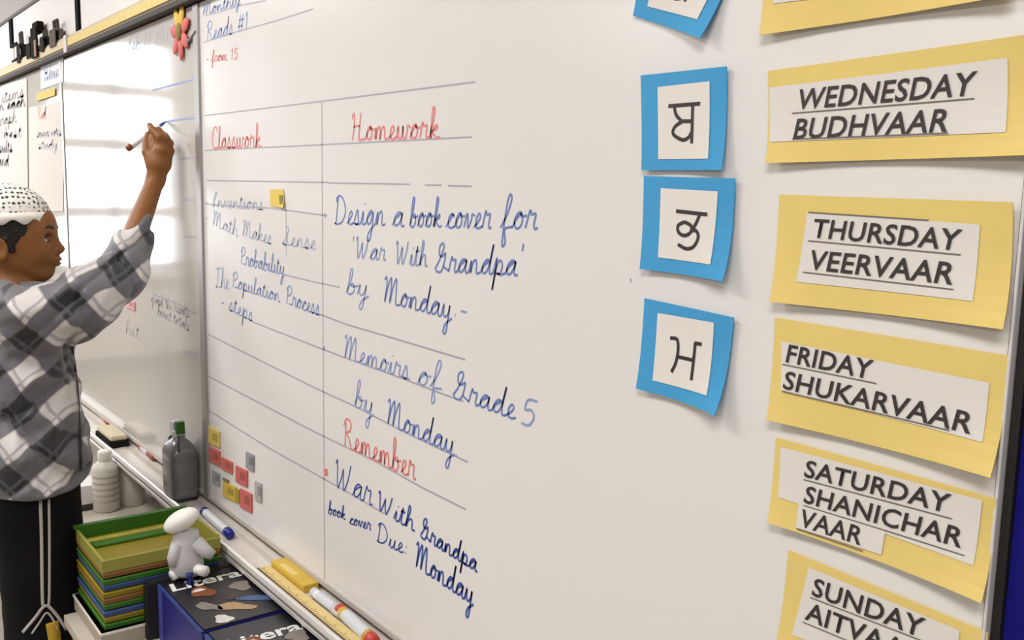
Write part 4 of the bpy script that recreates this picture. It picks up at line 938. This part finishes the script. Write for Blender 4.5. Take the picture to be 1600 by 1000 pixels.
for nm, a, b, r_c in (('upper_lip', .0855, -.0578, (.0085, .0042, .0165)), ('lower_lip', .0823, -.0675, (.0088, .0050, .0145))):
    bm = nb(); bmesh.ops.create_uvsphere(bm, u_segments=18, v_segments=10, radius=1.)
    M = Matrix(((Hf[0]*r_c[0], Hu[0]*r_c[1], Hs[0]*r_c[2]), (Hf[1]*r_c[0], Hu[1]*r_c[1], Hs[1]*r_c[2]), (Hf[2]*r_c[0], Hu[2]*r_c[1], Hs[2]*r_c[2]))).to_4x4()
    bm.transform(Matrix.Translation(V(H(a, b, 0)))@M); obj(nm, bm, lipm, boy, True)
# hair: a shell round the skull with the face cut out
LF.ell(H(-.012, .022, 0), (.094, .084, .0745), HA, .004)
LF.ell(H(-.052, -.046, 0), (.036, .050, .054), HA, .02)
LF.cap(H(-.004, -.004, .066), H(.006, -.030, .0625), .010, .006, .006); LF.cap(H(-.004, -.004, -.066), H(.006, -.030, -.0625), .010, .006, .006)
LF.ell(H(.094, -.035, 0), (.072, .105, .10), HA, .004, sub=True)
LF.ell(H(.022, -.080, 0), (.045, .050, .10), HA, .004, sub=True)
for s in (-1, 1): LF.ell(H(-.014, -.028, s*.080), (.019, .030, .018), HA, .004, sub=True)
LF.disp(lambda x, y, z: .0012*np.sin(x*260+z*90)*np.sin(y*300-z*140)+.0008*np.sin(z*700+x*300))
hme = LF.mesh('hair'); relax(hme, 1, .7); fobj('hair', hme, mat('hair_black', (24, 17, 13), .7, bump=.6, bscale=250), boy)
# cap: low knitted dome with a scalloped edge
CF = Field(HC-.16, HC+.18, .0025)
CF.ell(H(-.016, .036, 0), (.097, .086, .081), HA, .003)
CF.half(H(-.016, .046, 0), -Hu+Hf*-.02, .002)
CF.disp(lambda x, y, z: .0012*np.sin(x*420)*np.sin(y*420)*np.sin(z*420))
capm = bpy.data.materials.new('cap_lace'); capm.use_nodes = True; nt = capm.node_tree; b = nt.nodes['Principled BSDF']; b.inputs['Roughness'].default_value = .85
tc = nt.nodes.new('ShaderNodeTexCoord'); vo = nt.nodes.new('ShaderNodeTexVoronoi'); vo.inputs['Scale'].default_value = 95; vo.inputs['Randomness'].default_value = .35
cr_ = nt.nodes.new('ShaderNodeValToRGB'); cr_.color_ramp.elements[0].position = .30; cr_.color_ramp.elements[0].color = (.05, .04, .035, 1); cr_.color_ramp.elements[1].position = .42; cr_.color_ramp.elements[1].color = (.78, .75, .71, 1)
nt.links.new(tc.outputs['Object'], vo.inputs['Vector']); nt.links.new(vo.outputs['Distance'], cr_.inputs['Fac']); nt.links.new(cr_.outputs['Color'], b.inputs['Base Color'])
cme = CF.mesh('knitted_cap'); relax(cme, 1, .7); cap_o = fobj('knitted_cap', cme, capm, boy); cap_o['label'] = 'white knitted cap with rows of small dark holes'
bm = nb(); N_ = 132; ring0, ring1, ring2 = [], [], []
for k in range(N_):
    a = 2*math.pi*k/N_; sc = math.cos(a*13)
    for ring, rr_, bb in ((ring0, .985, .056), (ring1, 1.02, .046), (ring2, 1.045, .035-.006*sc)):
        base = H(-.016, 0, 0)
        ring.append(bm.verts.new(V(H(-.016+.0965*rr_*math.cos(a), bb-.02*.0865*math.cos(a), .0815*rr_*math.sin(a)))))
for A_, B_ in ((ring0, ring1), (ring1, ring2)):
    for k in range(N_): bm.faces.new((A_[k], A_[(k+1) % N_], B_[(k+1) % N_], B_[k]))
o = obj('scalloped_edge', bm, mat('cap_edge_white', (226, 220, 212), .85), cap_o, True); md = o.modifiers.new('s', 'SOLIDIFY'); md.thickness = .004

# jacket
def plaid(name, ang, scale):
    m = bpy.data.materials.new(name); m.use_nodes = True; nt = m.node_tree; b = nt.nodes['Principled BSDF']; b.inputs['Roughness'].default_value = .55; b.inputs['Sheen Weight'].default_value = .3
    tc = nt.nodes.new('ShaderNodeTexCoord'); nz = nt.nodes.new('ShaderNodeTexNoise'); nz.inputs['Scale'].default_value = 7; nz.inputs['Detail'].default_value = 2
    vm = nt.nodes.new('ShaderNodeVectorMath'); vm.operation = 'MULTIPLY_ADD'; vm.inputs[1].default_value = (.05, .05, .05)
    nt.links.new(tc.outputs['Object'], nz.inputs['Vector']); nt.links.new(nz.outputs['Color'], vm.inputs[0]); nt.links.new(tc.outputs['Object'], vm.inputs[2])
    def band(d, per, duty, soft):
        dot = nt.nodes.new('ShaderNodeVectorMath'); dot.operation = 'DOT_PRODUCT'; dot.inputs[1].default_value = tuple(d); nt.links.new(vm.outputs[0], dot.inputs[0])
        ml = nt.nodes.new('ShaderNodeMath'); ml.operation = 'MULTIPLY'; ml.inputs[1].default_value = 2*math.pi/per; nt.links.new(dot.outputs['Value'], ml.inputs[0])
        sn = nt.nodes.new('ShaderNodeMath'); sn.operation = 'SINE'; nt.links.new(ml.outputs[0], sn.inputs[0])
        mr = nt.nodes.new('ShaderNodeMapRange'); mr.inputs['From Min'].default_value = duty-soft; mr.inputs['From Max'].default_value = duty+soft; nt.links.new(sn.outputs[0], mr.inputs['Value']); return mr.outputs[0]
    d1 = F_*math.cos(ang)+U_*math.sin(ang)+S_*.25; d2 = -F_*math.sin(ang)+U_*math.cos(ang)+S_*-.25
    A_, B_ = band(d1, scale, .0, .12), band(d2, scale, .0, .12); t1, t2 = band(d1, scale/2, .93, .03), band(d2, scale/2, .93, .03)
    ad = nt.nodes.new('ShaderNodeMath'); ad.operation = 'ADD'; nt.links.new(A_, ad.inputs[0]); nt.links.new(B_, ad.inputs[1])
    hf = nt.nodes.new('ShaderNodeMath'); hf.operation = 'MULTIPLY'; hf.inputs[1].default_value = .5; nt.links.new(ad.outputs[0], hf.inputs[0])
    rp = nt.nodes.new('ShaderNodeValToRGB'); e = rp.color_ramp.elements; e[0].position = 0; e[0].color = lin((200, 195, 192))+(1,); e[1].position = 1; e[1].color = lin((22, 21, 27))+(1,)
    k_ = e.new(.5); k_.color = lin((96, 94, 98))+(1,)
    nt.links.new(hf.outputs[0], rp.inputs['Fac'])
    mxm = nt.nodes.new('ShaderNodeMath'); mxm.operation = 'MAXIMUM'; nt.links.new(t1, mxm.inputs[0]); nt.links.new(t2, mxm.inputs[1])
    m3 = nt.nodes.new('ShaderNodeMath'); m3.operation = 'MULTIPLY'; m3.inputs[1].default_value = .5; nt.links.new(mxm.outputs[0], m3.inputs[0])
    mx = nt.nodes.new('ShaderNodeMix'); mx.data_type = 'RGBA'; mx.inputs['B'].default_value = lin((92, 92, 104))+(1,)
    nt.links.new(rp.outputs['Color'], mx.inputs['A']); nt.links.new(m3.outputs[0], mx.inputs['Factor']); nt.links.new(mx.outputs['Result'], b.inputs['Base Color'])
    n2 = nt.nodes.new('ShaderNodeTexNoise'); n2.inputs['Scale'].default_value = 350; bp = nt.nodes.new('ShaderNodeBump'); bp.inputs['Strength'].default_value = .3; bp.inputs['Distance'].default_value = .001
    nt.links.new(tc.outputs['Object'], n2.inputs['Vector']); nt.links.new(n2.outputs['Fac'], bp.inputs['Height']); nt.links.new(bp.outputs['Normal'], b.inputs['Normal']); return m
pl = plaid('jacket_plaid', math.radians(40), .108)
JF = Field(np.minimum(SHL, lp(20, 800, -.2))-.18, np.maximum(np.maximum(SHR, WRI), O_)+np.array([.12, .10, .05]), .0045)
ts = (1, 1, .68)
JF.cap(lp(30, 520), lp(48, 700), .112, .120, .02, sc=ts, A=TA)
JF.cap(lp(44, 690), lp(48, 748), .122, .128, .02, sc=ts, A=TA)
JF.ell(lp(28, 478), (.095, .045, .155), TA, .05)
JF.cap(lp(46, 500, .115), lp(124, 478, .05), .066, .070, .035); JF.cap(lp(124, 478, .05), ELB-U_*.0, .070, .062, .02)
JF.cap(ELB-F_*.006, PZ(228, 350, 2.335), .055, .034, .02)
JF.cap(lp(34, 500, -.15), EL2, .060, .055, .03); JF.cap(EL2, WR2, .055, .040, .02)
JF.cap(lp(8, 466), lp(60, 464), .044, .034, .015, sc=(1, 1, .62), A=TA)
def folds(x, y, z):
    u = (x-FX)*F_[0]+(y-FY)*F_[1]; t = (x-FX)*S_[0]+(y-FY)*S_[1]
    a = np.sin(u*38+z*26+2.2*np.sin(z*9+t*6)); b2_ = np.sin(u*-30+z*44+2*np.sin(u*12-z*5)); c_ = np.sin(z*75+u*22+1.5*np.sin(t*20+z*8))
    d_ = np.sin(u*62-z*58+3*np.sin(z*14+u*9)); return -.0055*(np.maximum(a, 0)**2)-.0045*np.maximum(b2_, 0)**2+.0025*c_-.0030*np.maximum(d_, 0)**2+.011*(1-np.abs(np.sin(u*17+z*13+1.8*np.sin(z*7+t*9))))**4+.009*(1-np.abs(np.sin(u*-15+z*21+2.2*np.sin(u*8+t*7))))**5
JF.disp(folds)
JF.half(flr(lp(48, 745), lp(48, 745)[2]), -U_, .006)
cu_d = WRI-ELB; cu_d /= np.linalg.norm(cu_d);
# open the cuffs and the neck
JF.ell(PZ(229, 350, 2.338)+cu_d*.062, (.062, .062, .062), None, .003, sub=True)
JF.cap(PZ(231, 352, 2.338), PZ(240, 300, 2.37), .0285, .0285, .003, sub=True)
JF.cap(H(-.030, -.06, 0), lp(30, 462), .047, .047, .004, sub=True)
JF.cap(WR2+U_*.02, WR2-U_*.06, .030, .030, .003, sub=True)
jme = JF.mesh('plaid_jacket'); relax(jme, 2, .6); jac = fobj('plaid_jacket', jme, pl, boy); jac['label'] = 'grey, white and black plaid jacket with creased sleeves'
bvhj = BVHTree.FromPolygons([tuple(v_.co+V(wpos(boy))) for v_ in jme.vertices], [tuple(p.vertices) for p in jme.polygons])
def on_surface(tree, pts, wd, n=6, lift=.0012, name='x', m=None, parent=None, thick=.0012):
    """strip laid on a garment along image points: its own geometry, hugging the cloth"""
    P = catmull([np.array(p, float) for p in pts], n) if len(pts) > 2 else dens(pts, n*4)
    hit = []
    for p in P:
        d = V(ray(*p)).normalized(); h_, nn, _, _ = tree.ray_cast(V(CAM), d)
        if h_ is not None: hit.append((h_, nn if nn.dot(d) < 0 else -nn))
    bm = nb(); L_, R2 = [], []
    for i, (q, nn) in enumerate(hit):
        t_ = hit[min(i+1, len(hit)-1)][0]-hit[max(i-1, 0)][0]; s_ = t_.normalized().cross(nn).normalized()*wd/2
        L_.append(bm.verts.new(q+s_+nn*lift)); R2.append(bm.verts.new(q-s_+nn*lift))
    for i in range(len(hit)-1): bm.faces.new((L_[i], L_[i+1], R2[i+1], R2[i]))
    o = obj(name, bm, m, parent, True); md = o.modifiers.new('s', 'SOLIDIFY'); md.thickness = thick; md.offset = 0; return o
on_surface(bvhj, [(112, 540), (119, 600), (123, 660), (125, 735)], .006, 6, .003, 'front_opening', mat('zip_black', (24, 22, 24), .6), jac)
bm = nb(); cc = H(-.030, -.06, 0)*.25+lp(30, 462)*.75; RG = []
for k in range(33):
    a = 2*math.pi*k/32; RG.append(lp(28, 455)+F_*.090*math.cos(a)+S_*.082*math.sin(a)+U_*(.004+.010*math.cos(a)+.004*math.sin(3*a)))
tube(bm, RG, .0125, 10, cap=False); o = obj('collar', bm, mat('collar_white', (206, 204, 206), .7, noise=.15, nscale=40), jac, True); o['label'] = 'pale rolled collar'
# trousers
TF = Field(flr(np.minimum(ANR, ANL), 0)-.19, np.maximum(HIPR, HIPL)+np.array([.2, .2, .12]), .005)
TF.cap(lp(50, 735), lp(50, 775), .098, .100, .02, sc=ts, A=TA)
for a, b, c in ((HIPR, KNR, ANR), (HIPL, KNL, ANL)):
    TF.cap(a+F_*.005, b, .094, .082, .02, sc=(1, 1, 1.15), A=TA); TF.cap(b, c+U_*.01, .082, .084, .02, sc=(1, 1, 1.15), A=TA)
TF.disp(lambda x, y, z: .003*np.sin(z*22+x*30)*np.sin(x*25-z*12+y*20))
TF.half(np.array([0, 0, .045]), -U_, .006); TF.half(flr(HIPR, lp(48, 745)[2]+.012), U_, .004)
for c in (ANR, ANL): TF.cap(c-U_*.05, c+U_*.02, .062, .062, .004, sub=True)
tme_ = TF.mesh('track_trousers'); relax(tme_, 2, .6); tro = fobj('track_trousers', tme_, mat('trouser_black', (10, 10, 13), .8, .2, bump=.2, bscale=200), boy); tro['label'] = 'black track trousers with paired white side stripes'
bvht = BVHTree.FromPolygons([tuple(v_.co+V(wpos(boy))) for v_ in tme_.vertices], [tuple(p.vertices) for p in tme_.polygons])
sm_ = mat('stripe_white', (190, 184, 180), .7)
on_surface(bvht, [(63, 782), (65, 850), (66, 920), (67, 946)], .0066, 6, .0015, 'side_stripe', sm_, tro)
on_surface(bvht, [(76, 780), (77, 850), (77, 920), (76, 946)], .0054, 6, .0015, 'side_stripe', sm_, tro)
on_surface(bvht, [(36, 988), (54, 966), (71, 946), (86, 958), (104, 984)], .0066, 5, .0018, 'chevron_stripe', sm_, tro)
on_surface(bvht, [(50, 990), (62, 972), (73, 957), (84, 970), (94, 990)], .0040, 5, .0018, 'chevron_stripe', sm_, tro)
o = on_surface(bvht, [(81, 972), (84, 990), (87, 1010)], .026, 4, .0016, 'yellow_insert', mat('insert_yellow', (186, 150, 44), .7), tro)
# shoes
for c in (ANR, ANL):
    sh = Field(flr(c, 0)-.2, flr(c, .12)+.2, .006); q = flr(c, .035)
    sh.cap(q-F_*.035, q+F_*.02+U_*.012, .038, .042, .02); sh.cap(q+F_*.02, q+F_*.125-U_*.006, .038, .028, .02); sh.cap(q-F_*.03, c+U_*.01, .034, .033, .02); sh.half(flr(c, .003), -U_, .004)
    sme = sh.mesh('shoe'); relax(sme, 1, .6); so = fobj('shoe', sme, mat('shoe_dark', (50, 48, 52), .6), boy)
    obj('sole', box(nb(), flr(c, 0)-np.array([.045, .04, 0]), flr(c, .012)+np.array([.045, .13, 0]), .004), mat('sole_white', (210, 208, 204), .7), so)
# marker held in the fist, its tip on the board
t = thing('marker', 'white marker with a red-brown end held in the boy\'s raised fist', 'marker', (ME+MT)/2)
bm = nb(); tube(bm, [ME+MD*.012, ME+MD*.014, ME+MD*.110, ME+MD*.112], [.006, .0072, .0072, .0055], 14); obj('barrel', bm, wht, t, True)
bm = nb(); tube(bm, [ME, ME+MD*.001, ME+MD*.013], [.005, .0078, .0078], 14); obj('end_plug', bm, mat('cap_red_brown'), t, True)
bm = nb(); L_ = np.linalg.norm(MT-ME); tube(bm, [ME+MD*.112, ME+MD*(L_-.008), ME+MD*(L_-.006), ME+MD*L_], [.0052, .0035, .0025, .0012], 12); obj('nib', bm, mat('nib_blue', (60, 84, 160), .5), t, True)
